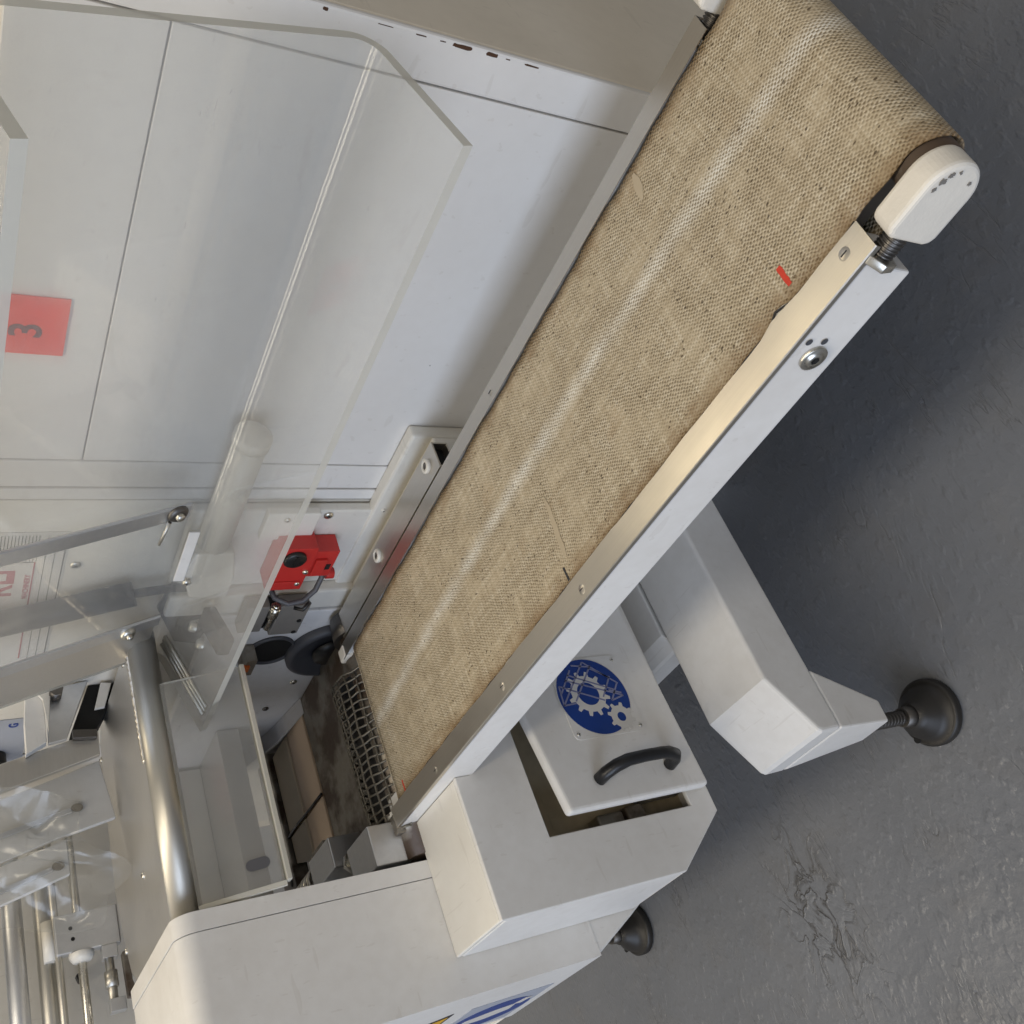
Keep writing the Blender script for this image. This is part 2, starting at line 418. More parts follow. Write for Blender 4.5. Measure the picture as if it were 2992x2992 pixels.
def thing(name, label, cat, base, group=None):
    o = bpy.data.objects.new(name, None); col.objects.link(o)
    o.empty_display_size = 0.05
    o.location = W(*base); o['label'] = label; o['category'] = cat
    if group: o['group'] = group
    return o
def tag(o, label, cat, group=None):
    o['label'] = label; o['category'] = cat
    if group: o['group'] = group
    return o
def text_part(name, body, size, mat, parent, at, face, depth=0.0003, bold=0.0, align='CENTER'):
    """flat lettering; face '-y' or '+x'"""
    cu = bpy.data.curves.new(name + '_curve', 'FONT'); cu.body = body; cu.size = size * S; cu.extrude = depth
    cu.offset = bold; cu.align_x = align; cu.align_y = 'CENTER'
    tmp = bpy.data.objects.new(name + '_tmp', cu); col.objects.link(tmp)
    dg = bpy.context.evaluated_depsgraph_get()
    me = bpy.data.meshes.new_from_object(tmp.evaluated_get(dg))
    bpy.data.objects.remove(tmp)
    me.materials.clear(); me.materials.append(MAT[mat])
    rot = Matrix.Rotation(math.radians(90), 4, 'X') if face == '-y' else Matrix.Rotation(math.radians(90), 4, 'Z') @ Matrix.Rotation(math.radians(90), 4, 'X')
    base = Vector((0, 0, 0)); q = parent
    while q is not None: base += q.location; q = q.parent
    me.transform(Matrix.Translation(W(*at) - base) @ rot)
    me.name = name
    o = bpy.data.objects.new(name, me); col.objects.link(o); o.parent = parent
    return o
def screw(parent, p, axis, r=0.008, mat='zinc', name='screw', h=0.004):
    b = MB(); ax = Vector(axis)
    b.lathe(p, axis, [(0.0, h), (r * 0.6, h), (r, h * 0.4), (r, -0.002)], 18)
    b.lathe(p, axis, [(0.0, h + 0.0006), (r * 0.38, h + 0.0006)], 6, 1)
    return b.build(name, [mat, 'ink'], parent)

# ================================================================== SETTING: floor
fl = MB(); fl.add([(-30, -30, FLOOR), (30, -30, FLOOR), (30, 30, FLOOR), (-30, 30, FLOOR)], [(0, 1, 2, 3)])
floor = fl.build('floor', 'floor'); floor['kind'] = 'structure'

# ================================================================== BACK CABINET
YP = 1.30
cab = thing('machine_cabinet', 'tall white painted steel machine cabinet behind the conveyor, with chipped right edge', 'cabinet', (-1.5, 1.8, FLOOR))
MB().box(-3.6, -0.572, YP + 0.014, 2.75, -1.90, -0.13).build('cabinet_body', ['side'], cab, 0.004)
MB().box(-1.506, -0.6458, YP, YP + 0.012, -1.88, -0.3268).build('front_panel', 'panel', cab, 0.0008)
MB().box(-0.643, -0.570, YP - 0.001, YP + 0.013, -1.90, -0.13).build('corner_strip', 'panel', cab, 0.003)
MB().box(-1.506, -0.6458, YP, YP + 0.012, -0.3240, -0.135).build('upper_panel', 'panel', cab, 0.0008)
MB().box(-1.583, -1.509, YP - 0.002, YP + 0.012, -1.4, -0.135).build('trim_strip', 'panel', cab, 0.002)
MB().box(-1.620, -1.588, YP - 0.003, YP + 0.012, -1.4, -0.135).build('trim_strip', 'panel', cab, 0.002)
MB().box(-2.70, -1.627, YP, YP + 0.012, -1.4, -0.135).build('side_panel', 'cream', cab, 0.002)
MB().box(-3.5, -2.71, YP, YP + 0.012, -1.4, -0.135).build('side_panel', 'panel', cab, 0.002)
# chipped paint on the corner
def chip(cx, cz, w, h):
    b = MB(); n = 16
    pts = []
    for i in range(n):
        t = 2 * math.pi * i / n
        q = lambda a: math.copysign(abs(a) ** 0.45, a)
        pts.append((cx + q(math.cos(t)) * h * random.uniform(0.55, 1.0), cz + q(math.sin(t)) * w * random.uniform(0.85, 1.0)))
    b.prism(pts, 'y', YP - 0.0016, YP - 0.0009)
    return b.build('paint_chip', 'chip', cab)
for cz, w, h in ((-0.512, 0.004, 0.003), (-0.722, 0.017, 0.0035), (-0.772, 0.010, 0.004), (-0.842, 0.014, 0.0016), (-0.655, 0.009, 0.0012), (-0.69, 0.005, 0.0010), (-0.80, 0.004, 0.001), (-0.60, 0.012, 0.0008)):
    chip(-0.576, cz, w, h)
# striped decal and the maker's plate on the side panel
dec = MB().box(-2.30, -1.725, YP - 0.0016, YP - 0.0002, -0.331, -0.145).build('striped_decal', 'signwhite', cab)
for z, k in [(-0.327, 0.0011), (-0.309, 0.0006), (-0.292, 0.0006)] + [(-0.276 + i * 0.0062, 0.0006) for i in range(20)]:
    if z < -0.28: x0 = -2.28
    else: x0 = -1.822
    MB().box(x0, -1.735, YP - 0.0022, YP - 0.0015, z - k, z + k).build('stripe', 'ink', dec)
pl = MB().box(-2.20, -1.824, YP - 0.0024, YP - 0.0014, -0.2745, -0.15).build('logo_plate', 'signwhite', dec)
MB().box(-2.20, -1.824, YP - 0.0030, YP - 0.0023, -0.2755, -0.2728).build('stripe', 'logored', dec)
MB().box(-1.8252, -1.8236, YP - 0.0030, YP - 0.0023, -0.2728, -0.15).build('stripe', 'ink', dec)
text_part('lettering', 'MACHINERY', 0.0155, 'logored', dec, (-1.912, YP - 0.0028, -0.2655), '-y', bold=0.0002)
ring = MB()
for a in ((-1.898, -1.888, -0.241, -0.195), (-1.862, -1.852, -0.241, -0.195), (-1.888, -1.862, -0.241, -0.226), (-1.888, -1.862, -0.207, -0.195)):
    ring.box(a[0], a[1], YP - 0.0030, YP - 0.0022, a[2], a[3])
ring.build('logo_letter', 'logored', dec)
text_part('logo_letter', 'R', 0.070, 'logored', dec, (-1.925, YP - 0.0028, -0.2165), '-y', bold=0.001)
screw(cab, (-1.841, YP - 0.001, -0.353), (0, -1, 0), 0.011)
# blue-lettered grey label further along
lab = MB().box(-2.74, -2.497, YP - 0.0025, YP - 0.0005, -0.325, -0.145).build('grey_label', 'label', cab)
text_part('lettering', 'G', 0.030, 'labelblue', lab, (-2.528, YP - 0.0032, -0.291), '-y', bold=0.0006)
kb = MB(); kb.lathe((-2.69, YP - 0.002, -0.25), (0, -1, 0), [(0.035, 0), (0.035, 0.03), (0.03, 0.036), (0, 0.036)], 28)
kb.build('knob', 'black', cab)

# number tag taped to the panel
tg = MB(); tg.box(-1.243, -1.122, YP - 0.0032, YP - 0.0008, -0.262, -0.165)
tgo = tag(tg.build('number_tag', 'redtape'), 'square red tape tag with a handwritten 3 on the white panel', 'tag')
text_part('lettering', '3', 0.066, 'ink', tgo, (-1.192, YP - 0.0036, -0.205), '-y', bold=0.0008)

# switch plate with the red interlock switch
plate = MB().box(-1.905, -1.628, 1.272, YP - 0.004, -0.985, -0.55).build('switch_plate', 'cream', cab, 0.003)
screw(plate, (-1.645, 1.271, -0.846), (0, -1, 0), 0.011)
gp = MB().box(-1.708, -1.615, 1.253, 1.2715, -0.818, -0.700).build('grey_bracket', 'cream', cab, 0.002)
screw(gp, (-1.635, 1.252, -0.745), (0, -1, 0), 0.007)
sw = MB()
sw.box(-1.8490, -1.6920, 1.215, 1.2705, -0.825, -0.742)
sw.box(-1.8090, -1.7140, 1.222, 1.2705, -0.884, -0.827)
sw.box(-1.7990, -1.7390, 1.215, 1.2220, -0.860, -0.834)
sw.box(-1.8340, -1.8140, 1.212, 1.2145, -0.815, -0.755)
sw.cyl((-1.8240, 1.24, -0.885), (-1.8240, 1.24, -0.905), 0.014, n=16)
switch = sw.build('interlock_switch', 'red', cab, 0.003)
kk = MB(); kk.lathe((-1.7260, 1.214, -0.778), (0, -1, 0), [(0.026, 0), (0.026, 0.006), (0.022, 0.009), (0, 0.009)], 24)
kk.box(-1.7460, -1.7060, 1.2035, 1.2055, -0.781, -0.775)
kk.build('rotary_knob', 'black', switch)
MB().box(-1.7820, -1.7620, 1.2205, 1.2212, -0.876, -0.865).build('slot', 'void', switch)
screw(switch, (-1.7790, 1.214, -0.818), (0, -1, 0), 0.007); screw(switch, (-1.8240, 1.214, -0.81), (0, -1, 0), 0.007)
cb = MB(); cb.tube([(-1.7990, 1.24, -0.868), (-1.8190, 1.225, -0.872), (-1.8490, 1.21, -0.862), (-1.8760, 1.20, -0.838), (-1.8860, 1.20, -0.805), (-1.8820, 1.215, -0.775), (-1.8740, 1.25, -0.765)], 0.0065, 10)
cb.build('cable', 'cable', cab)
tie = MB(); tie.tube([(-1.8690, 1.19, -0.85), (-1.8920, 1.185, -0.838), (-1.8960, 1.195, -0.82)], 0.005, 8); tie.build('cable_tie', 'black', cab)

# ledge and the white inner side plate with pulleys
MB().box(-1.985, -1.907, 1.245, YP - 0.003, -1.02, -0.55).build('ledge', 'cream', cab, 0.004)
ip = MB(); ip.box(-2.9, -1.988, 1.240, 1.262, -1.62, -0.66)
inner = ip.build('inner_side_plate', 'inner', cab, 0.002)
def blk(x0, x1, y0, y1, z0, z1, name='bearing_block', m='zinc', par=None, bev=0.002):
    return MB().box(x0, x1, y0, y1, z0, z1).build(name, m, par or cab, bev)
b1 = blk(-2.030, -1.905, 1.205, 1.239, -0.868, -0.795, m='casting')
for dx in (-2.05, -2.00):
    MB().cyl((dx + 0.03, 1.2047, -0.856), (dx + 0.03, 1.203, -0.856), 0.006, n=12).build('screw_hole', 'void', b1)
b2 = blk(-2.010, -1.905, 1.205, 1.239, -0.770, -0.715, m='casting')
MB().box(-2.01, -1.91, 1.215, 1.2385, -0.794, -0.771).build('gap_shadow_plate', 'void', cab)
bl = MB(); bl.cyl((-1.945, 1.207, -0.783), (-1.905, 1.207, -0.783), 0.013, n=6); bl.cyl((-2.00, 1.207, -0.783), (-1.90, 1.207, -0.783), 0.007, n=12)
bl.build('clamp_bolt', 'zinc', cab)
ho = MB(); ho.cyl((-2.155, 1.2395, -0.842), (-2.155, 1.236, -0.842), 0.055, n=40); ho.build('bearing_hole', 'void', inner)
hr = MB(); hr.lathe((-2.155, 1.239, -0.842), (0, -1, 0), [(0.062, 0), (0.062, 0.008), (0.056, 0.008), (0.056, 0)], 40); hr.build('hole_rim', 'darkgrey', inner)
pu = MB()
pu.lathe((-2.170, 1.2385, -1.005), (0, -1, 0), [(0.118, 0), (0.118, 0.016), (0.108, 0.022), (0.100, 0.022), (0.090, 0.010), (0.03, 0.008), (0.03, 0.0)], 48)
pulley = pu.build('drive_pulley', 'darkgrey', cab)
MB().lathe((-2.170, 1.226, -1.005), (0, -1, 0), [(0.05, 0), (0.048, 0.012), (0.0, 0.012)], 32).build('hub', 'black', pulley)
screw(inner, (-2.343, 1.239, -0.956), (0, -1, 0), 0.010); screw(inner, (-2.483, 1.239, -0.915), (0, -1, 0), 0.009, 'dark')
rp = MB(); rp.box(-2.19, -2.12, 1.19, 1.235, -0.79, -0.765); rp.build('spring_tongue', 'rust', cab)
MB().box(-2.165, -2.14, 1.185, 1.192, -0.775, -0.755).build('orange_tip', 'orange', cab)

# hinge tube with its clamp under the clear hood
ht = MB(); ht.cyl((-1.365, 1.247, -0.602), (-1.70, 1.247, -0.600), 0.0335, n=36)
hinge = ht.build('hinge_tube', 'cream', cab)
hc = MB(); hc.lathe((-1.352, 1.247, -0.602), (-1, 0, 0), [(0, 0), (0.018, 0), (0.033, 0.008), (0.037, 0.012), (0.037, 0.034), (0.034, 0.034)], 32)
hc.build('tube_cap', 'cream', hinge)
hb = MB(); hb.prism([(-1.70, -0.560), (-1.76, -0.545), (-1.86, -0.575), (-1.875, -0.66), (-1.79, -0.66), (-1.70, -0.64)], 'y', 1.215, 1.262)
hb.build('tube_clamp', 'cream', hinge, 0.003)
MB().box(-1.785, -1.615, 1.208, 1.213, -0.549, -0.527).build('clamp_flag', 'white', hinge, 0.001)
screw(hinge, (-1.79, 1.207, -0.556), (0, -1, 0), 0.009)
# dark swing arm with gas spring
ga = MB(); ga.prism([(-1.875, -0.55), (-1.90, -0.60), (-1.93, -0.64), (-2.16, -0.71), (-2.12, -0.60), (-1.97, -0.535)], 'y', 1.262, 1.2705)
arm = ga.build('swing_arm', 'rubber', cab, 0.002)
gs = MB(); gs.cyl((-2.02, 1.262, -0.15), (-1.905, 1.262, -0.475), 0.0275, n=24); gs.cyl((-1.905, 1.262, -0.475), (-1.888, 1.262, -0.56), 0.010, n=16)
gs.build('gas_spring', 'rubber', arm)
for x, z in ((-2.03, -0.64), (-2.08, -0.665)):
    MB().cyl((x, 1.261, z), (x, 1.2545, z), 0.014, n=18).build('pivot_bolt', 'dark', arm)

# shelf that carries the conveyor's far rail
MB().box(-1.96, -1.372, 1.155, 1.268, -1.10, -0.990).build('rail_shelf', 'cream', cab, 0.004)
MB().box(-2.0, -1.372, 1.266, YP - 0.001, -1.12, -0.945).build('shelf_back', 'cream', cab, 0.004)
screw(cab, (-1.62, 1.2655, -0.968), (0, -1, 0), 0.005, 'cream')

# ================================================================== NEAR SIDE HOUSING
hou = thing('side_housing', 'white boxed machine housing in front of the belt, with rounded top edge and warning stickers', 'housing', (-2.2, 0.45, FLOOR))
def housing_profile(g, zb):
    o = [(-2.455 - g, -0.466 + g)]
    r = 0.042
    for i in range(11):
        a = math.pi / 2 * (1 - i / 10); o.append((-1.981 + g - r + r * math.cos(a), -0.466 + g - r + r * math.sin(a)))
    return o + [(-1.981 + g, zb), (-2.455 - g, zb)]
def split(o, deg=30):
    m = o.modifiers.new('edges', 'EDGE_SPLIT'); m.split_angle = math.radians(deg); return o
hp = housing_profile(0.0, -1.340)
split(MB().prism(hp, 'y', 0.300, 0.5455).smooth_sides(len(hp)).build('housing_body', 'white', hou))
hp = housing_profile(0.0015, -1.60)
split(MB().prism(hp, 'y', 0.5475, 0.585).smooth_sides(len(hp)).build('inner_cover', 'white', hou))
MB().prism([(0.302, -1.335), (0.545, -1.335), (0.545, -1.60), (0.43, -1.585), (0.365, -1.463)], 'x', -3.4, -1.983).build('housing_base', 'white', hou, 0.003)
MB().box(-3.4, -2.60, 0.304, 0.56, -1.333, -0.62).build('housing_rear', 'white', hou, 0.004)
# warning stickers on the operator's face
def disc(poly_c, rx, rz, y0, y1, n=40, a0=0):
    return [(poly_c[0] + math.cos(a0 + 2 * math.pi * i / n) * rx, poly_c[1] + math.sin(a0 + 2 * math.pi * i / n) * rz) for i in range(n)], y0, y1
st = MB().box(-2.42, -2.150, 0.2985, 0.2998, -1.303, -1.085).build('sticker_sheet', 'label', hou)
p, a, b = disc((-2.295, -1.20), 0.108, 0.098, 0, 0)
bd = MB().prism(p, 'y', 0.2978, 0.2984).build('blue_disc', 'blue', st)
MB().prism([(-2.33, -1.12), (-2.285, -1.13), (-2.255, -1.20), (-2.25, -1.25), (-2.30, -1.255), (-2.33, -1.20)], 'y', 0.2971, 0.2977).build('pictogram', 'signwhite', bd)
MB().prism([(-2.25, -1.245), (-2.215, -1.262), (-2.222, -1.282), (-2.262, -1.268)], 'y', 0.2971, 0.2977).build('pictogram', 'signwhite', bd)
tr = MB().prism([(-2.27, -1.035), (-2.135, -1.035), (-2.2025, -0.918)], 'y', 0.2985, 0.2997).build('warning_triangle', 'ink', hou)
MB().prism([(-2.255, -1.026), (-2.150, -1.026), (-2.2025, -0.936)], 'y', 0.2978, 0.2984).build('triangle_field', 'yellow', tr)

# ================================================================== DRIVE BOX with its lift-off cover
X0, XB = -1.752, -1.980
dbx = thing('drive_box', 'cream painted drive box below the conveyor with an open access hole', 'drive box', (-1.87, 0.7, FLOOR))
T = 0.012
f = MB()   # end wall with its opening
f.prism([(0.375, -1.0), (0.67, -1.0), (0.67, -1.035), (1.12, -1.035), (1.12, -1.169), (0.51, -1.169), (0.51, -1.560), (1.12, -1.560), (1.12, -1.627), (0.486, -1.627), (0.375, -1.470)], 'x', X0 - T, X0)
f.build('end_wall', 'white', dbx, 0.0015)
MB().box(XB, X0 - T - 0.0005, 0.376, 0.669, -1.0, -1.0 + 0.0 - T).build('box_top', 'cream', dbx, 0.002)
MB().box(XB, X0 - T - 0.0005, 0.3752, 0.3752 + T, -1.467, -1.013).build('box_front', 'white', dbx, 0.002)
MB().box(-1.850, -1.840, 0.50, 1.12, -1.612, -1.04).build('box_back', 'ochre', dbx)
MB().prism([(0.388, -1.466), (0.492, -1.614), (1.12, -1.614), (1.12, -1.626), (0.486, -1.626), (0.376, -1.470)], 'x', XB, X0 - T - 0.0005).build('box_floor', 'white', dbx)
MB().box(-1.838, X0 - 0.02, 0.56, 1.1, -1.60, -1.47).build('gear_casing', 'alu', dbx, 0.006)
MB().box(-1.838, X0 - 0.05, 0.52, 0.555, -1.47, -1.42).build('rusty_bracket', 'rust', dbx, 0.003)
MB().box(-1.838, X0 - 0.04, 0.515, 0.545, -1.40, -1.33).build('rusty_bracket', 'rust', dbx, 0.003)
sc2 = MB(); sc2.cyl((-1.80, 0.70, -1.018), (-1.80, 0.68, -1.018), 0.016, n=18); sc2.build('bolt_head', 'dark', dbx)

dcv = thing('access_cover', 'pale cover plate with round blue sign and black handle on the drive box', 'cover', (-1.70, 0.75, FLOOR))
cp = [(0.533, -1.204), (0.534, -1.593), (1.10, -1.570), (1.10, -1.140)]
MB().prism(cp, 'x', -1.728, -1.700).build('cover_plate', 'white', dcv, 0.006, 3)
def rrect(y0, y1, z0, z1, r, n=5):
    o = []
    for cy, cz, a0 in ((y1 - r, z1 - r, 0), (y0 + r, z1 - r, 90), (y0 + r, z0 + r, 180), (y1 - r, z0 + r, 270)):
        for i in range(n + 1):
            a = math.radians(a0 + 90 * i / n); o.append((cy + r * math.cos(a), cz + r * math.sin(a)))
    return o
sgn = MB().prism(rrect(0.684, 0.882, -1.484, -1.286, 0.014), 'x', -1.6996, -1.6978).build('sign_plate', 'white', dcv)
CY, CZ = 0.783, -1.3795
def circ(r, n=64): return [(CY + r * math.cos(2 * math.pi * i / n), CZ + r * math.sin(2 * math.pi * i / n)) for i in range(n)]
MB().prism(circ(0.0985), 'x', -1.6977, -1.6974).build('sign_border', 'signwhite', sgn)
MB().prism(circ(0.0955), 'x', -1.6973, -1.6969).build('blue_disc', 'blue', sgn)
def gear(cy, cz, ro, rr, rh, teeth, ph, x0, x1, name):
    out = []; n = teeth * 8
    for i in range(n):
        a = 2 * math.pi * i / n + ph
        k = (i % 8)
        r = ro if k in (1, 2, 3) else rr
        out.append((cy + r * math.cos(a), cz + r * math.sin(a)))
    inn = [(cy + rh * math.cos(2 * math.pi * i / n + ph), cz + rh * math.sin(2 * math.pi * i / n + ph)) for i in range(n)]
    b = MB(); v = [(x1, *p) for p in out] + [(x1, *p) for p in inn] + [(x0, *p) for p in out] + [(x0, *p) for p in inn]
    fs = []
    for i in range(n):
        j = (i + 1) % n
        fs += [(i, j, n + j, n + i), (i, 2 * n + i, 2 * n + j, j), (n + i, n + j, 3 * n + j, 3 * n + i)]
    b.add(v, fs); return b.build(name, 'signwhite', sgn)
gear(0.790, -1.367, 0.057, 0.0455, 0.029, 12, 0.1, -1.6968, -1.6964, 'gear_symbol')
gear(0.7235, -1.431, 0.0365, 0.028, 0.0115, 8, 0.25, -1.6968, -1.6964, 'gear_symbol')
GL = [((0.8162, -1.2962), (0.7681, -1.290)), ((0.7681, -1.290), (0.8706, -1.3849)), ((0.7749, -1.3261), (0.8594, -1.4031)), ((0.7771, -1.4039), (0.827, -1.445)),
      ((0.7657, -1.4233), (0.8071, -1.4574)), ((0.8649, -1.3509), (0.857, -1.3969)), ((0.8706, -1.3849), (0.8067, -1.4606)), ((0.8291, -1.3185), (0.7750, -1.4610)),
      ((0.7657, -1.4233), (0.7750, -1.4610)), ((0.7975, -1.2953), (0.8536, -1.3425)), ((0.854, -1.3955), (0.8243, -1.442)), ((0.7681, -1.290), (0.7705, -1.3257)), ((0.7924, -1.4264), (0.7819, -1.4590)),
      ((0.842, -1.330), (0.792, -1.442)), ((0.8162, -1.2962), (0.768, -1.405))]
for (a, b) in GL:
    a, b = Vector(a), Vector(b); d = (b - a).normalized(); nn = Vector((-d.y, d.x)) * 0.0020
    MB().prism([a + nn, b + nn, b - nn, a - nn], 'x', -1.69635, -1.6961).build('grid_bar', 'signgrey', sgn)
for y, z in ((0.697, -1.298), (0.697, -1.473), (0.869, -1.473)):
    screw(sgn, (-1.6975, y, z), (1, 0, 0), 0.0045, 'zinc', h=0.002)
hd = MB(); hd.tube([(-1.698, 0.590, -1.303), (-1.672, 0.593, -1.308), (-1.652, 0.597, -1.325), (-1.642, 0.601, -1.352), (-1.641, 0.603, -1.400), (-1.641, 0.603, -1.445), (-1.644, 0.602, -1.470), (-1.654, 0.599, -1.492), (-1.672, 0.596, -1.502), (-1.698, 0.593, -1.503)],
                   [0.0145, 0.0145, 0.0145, 0.014, 0.0135, 0.0135, 0.014, 0.0145, 0.0145, 0.0145], 18)
hd.build('handle', 'black', dcv)
# hinge post behind the cover (pale stub seen past its edge)
# ================================================================== BASE BEAMS AND FEET
def foot(parent, x, y, ztop):
    b = MB(); b.lathe((x, y, FLOOR), (0, 0, 1), [(0.0, 0.0), (0.079, 0.0), (0.086, 0.006), (0.086, 0.024), (0.079, 0.030), (0.074, 0.027), (0.062, 0.060), (0.040, 0.080), (0.032, 0.098), (0.0, 0.098)], 48)
    d = b.build('foot_disc', 'rubber', parent)
    s = MB(); s.cyl((x, y, FLOOR + 0.08), (x, y, FLOOR + 0.13), 0.030, 0.024, 20); s.cyl((x, y, FLOOR + 0.12), (x, y, ztop), 0.017, n=18)
    for k in range(9):
        z = FLOOR + 0.135 + k * 0.012
        if z < ztop: s.lathe((x, y, z), (0, 0, 1), [(0.017, 0), (0.0195, 0.004), (0.017, 0.008)], 16)
    s.build('foot_stem', 'dark', parent)
    h = MB(); h.cyl((x - 0.055, y - 0.045, FLOOR + 0.046), (x - 0.055, y - 0.045, FLOOR + 0.0425), 0.010, n=14)
    h.build('bolt_hole', 'void', d)
bas = thing('base_frame', 'white base beam across the floor under the conveyor, with chamfered end', 'base beam', (-1.615, 0.9, FLOOR))
MB().prism([(2.4, -1.698), (0.680, -1.698), (0.540, -1.780), (0.533, -1.792), (0.535, -1.856), (2.4, -1.856)], 'x', -1.730, -1.503).build('cross_beam', 'white', bas, 0.006, 3)
sk = MB(); sk.add([(-1.728, 0.535, -1.8565), (-1.5045, 0.535, -1.8565), (-1.5045, 0.530, -2.022), (-1.612, 0.532, -2.036), (-1.690, 0.533, -1.90),
                   (-1.728, 0.69, -1.8565), (-1.5045, 0.687, -1.8565), (-1.5045, 0.585, -2.026), (-1.612, 0.587, -2.036), (-1.690, 0.64, -1.90)],
                  [(0, 1, 2, 3, 4), (9, 8, 7, 6, 5), (0, 5, 6, 1), (1, 6, 7, 2), (2, 7, 8, 3), (3, 8, 9, 4), (4, 9, 5, 0)])
sk.build('foot_socket', 'white', bas, 0.003)
foot(bas, -1.578, 0.558, -2.02)
b2m = thing('rear_beam', 'short white beam end between the blue-sign cover and the base beam', 'beam', (-1.86, 1.3, FLOOR))
MB().prism([(1.9, -1.702), (0.946, -1.702), (0.905, -1.726), (0.90, -1.735), (0.90, -1.80), (1.9, -1.80)], 'x', -1.99, -1.7415).build('beam_body', 'white', b2m, 0.004, 3)
MB().box(-1.95, -1.80, 1.5, 1.7, FLOOR + 0.003, -1.801).build('post', 'white', b2m, 0.004)
mf = thing('levelling_foot', 'dark round levelling foot under the far end of the housing', 'foot', (-3.12, 0.52, FLOOR))
foot(mf, -3.12, 0.52, -1.59)

# ================================================================== OUTFEED CONVEYOR
con = thing('outfeed_conveyor', 'outfeed conveyor with a worn tan woven belt between steel edge strips', 'conveyor', (-1.1, 0.9, FLOOR))
def zc(x): return 0.0105 * (x + 0.39)
class CB(MB):
    def build(s, *a, **k):
        s.v = [(x, y, z + zc(x)) for x, y, z in s.v]; return MB.build(s, *a, **k)
# belt loop
path = []
RX, RZ, RR = -0.306, -0.987, 0.042
IX, IZ, IR = -1.945, -0.9635, 0.0185
N1 = 120
for i in range(N1 + 1): path.append((IX + (RX - IX) * i / N1, -0.945))
for i in range(1, 25):
    a = math.pi / 2 - math.pi * i / 24; path.append((RX + RR * math.cos(a), RZ + RR * math.sin(a)))
for i in range(1, 31): path.append((RX + (IX - RX) * i / 30, (RZ - RR) + ((IZ - IR) - (RZ - RR)) * i / 30))
for i in range(1, 13):
    a = -math.pi / 2 - math.pi * i / 12; path.append((IX + IR * math.cos(a), IZ + IR * math.sin(a)))
BY0, BY1 = 0.7165, 1.1065
NY = 24
bv = MB(); L = 0; uvs = []; prev = None
for k, (x, z) in enumerate(path):
    if prev: L += math.hypot(x - prev[0], z - prev[1])
    prev = (x, z)
    for j in range(NY + 1):
        y = BY0 + (BY1 - BY0) * j / NY
        if j == 0: y += 0.0022 * math.sin(x * 31) + 0.0016 * math.sin(x * 83 + 1) + (0.011 * math.exp(-((x + 0.535) / 0.016) ** 2) if z > -0.95 else 0)
        if j == NY: y += 0.0022 * math.sin(x * 27 + 2) + 0.0014 * math.sin(x * 91)
        bv.v.append((x, y, z + zc(x) + 0.0004 * math.sin(x * 40 + j))); uvs.append((L * S, (y - BY0) * S))
fs = []
for k in range(len(path) - 1):
    for j in range(NY): fs.append((k * (NY + 1) + j, (k + 1) * (NY + 1) + j, (k + 1) * (NY + 1) + j + 1, k * (NY + 1) + j + 1))
bv.f = fs; bv.mi = [0] * len(fs); bv.sm = [True] * len(fs)
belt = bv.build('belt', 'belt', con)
uvl = belt.data.uv_layers.new(name='UVMap')
for lp in belt.data.loops: uvl.data[lp.index].uv = uvs[lp.vertex_index]
so = belt.modifiers.new('thickness', 'SOLIDIFY'); so.thickness = 0.0016; so.offset = -1
CB().box(-1.93, -0.33, 0.745, 1.07, -1.0, -0.950).build('slider_bed', 'dark', con)
CB().cyl((RX, 0.702, RZ), (RX, 1.108, RZ), RR - 0.006, n=40).build('end_roller', 'rust', con)
CB().cyl((-1.945, 0.70, -0.9635), (-1.945, 1.11, -0.9635), 0.015, n=24).build('nose_roller', 'dark', con)
fr = CB(); pts = []
for i in range(150):
    x = -1.95 + i * (1.56 / 149); pts.append((x, 0.7150 + 0.0012 * math.sin(x * 60) + random.uniform(-1, 1) * 0.0007 + 0.011 * math.exp(-((x + 0.535) / 0.016) ** 2), -0.9448))
fr.tube(pts, 0.0016, 5); fr.build('frayed_edge', 'ink', belt)
# belt marks
def mark(x0, x1, y0, y1, mat, name, skew=0.0):
    b = CB(); n = 8; pts = []
    for i in range(n): pts.append((x0 + random.uniform(-1, 1) * 0.0008, y0 + (y1 - y0) * i / (n - 1)))
    for i in range(n)[::-1]: pts.append((x1 + random.uniform(-1, 1) * 0.0008, y0 + (y1 - y0) * i / (n - 1)))
    pts = [(x + skew * (y - y0), y) for x, y in pts]
    b.prism(pts, 'z', -0.9445, -0.94425); return b.build(name, mat, belt)
mark(-0.502, -0.4945, 0.734, 0.766, 'redink', 'red_mark')
mark(-1.114, -1.109, 0.720, 0.746, 'ink', 'black_mark')
mark(-1.905, -1.900, 0.716, 0.742, 'redink', 'red_mark')
MAT['glue'] = plain('dried_glue', (0.50, 0.415, 0.29), 0.35, 0, 0.15, 0.2, 40)
def glue(pts, w):
    b = CB(); a = []; c = []
    for i, (x, y) in enumerate(pts):
        k = w * (0.5 + random.random() * 0.6) * (0.3 if i in (0, len(pts) - 1) else 1)
        a.append((x - k, y)); c.append((x + k, y))
    b.prism(a + c[::-1], 'z', -0.9446, -0.9441); return b.build('glue_smear', 'glue', belt)
glue([(-1.083, 0.868), (-1.084, 0.85), (-1.086, 0.83), (-1.088, 0.81), (-1.092, 0.79), (-1.093, 0.77), (-1.094, 0.752)], 0.0065)
glue([(-0.598, 1.092), (-0.600, 1.075), (-0.603, 1.06), (-0.607, 1.045)], 0.009)
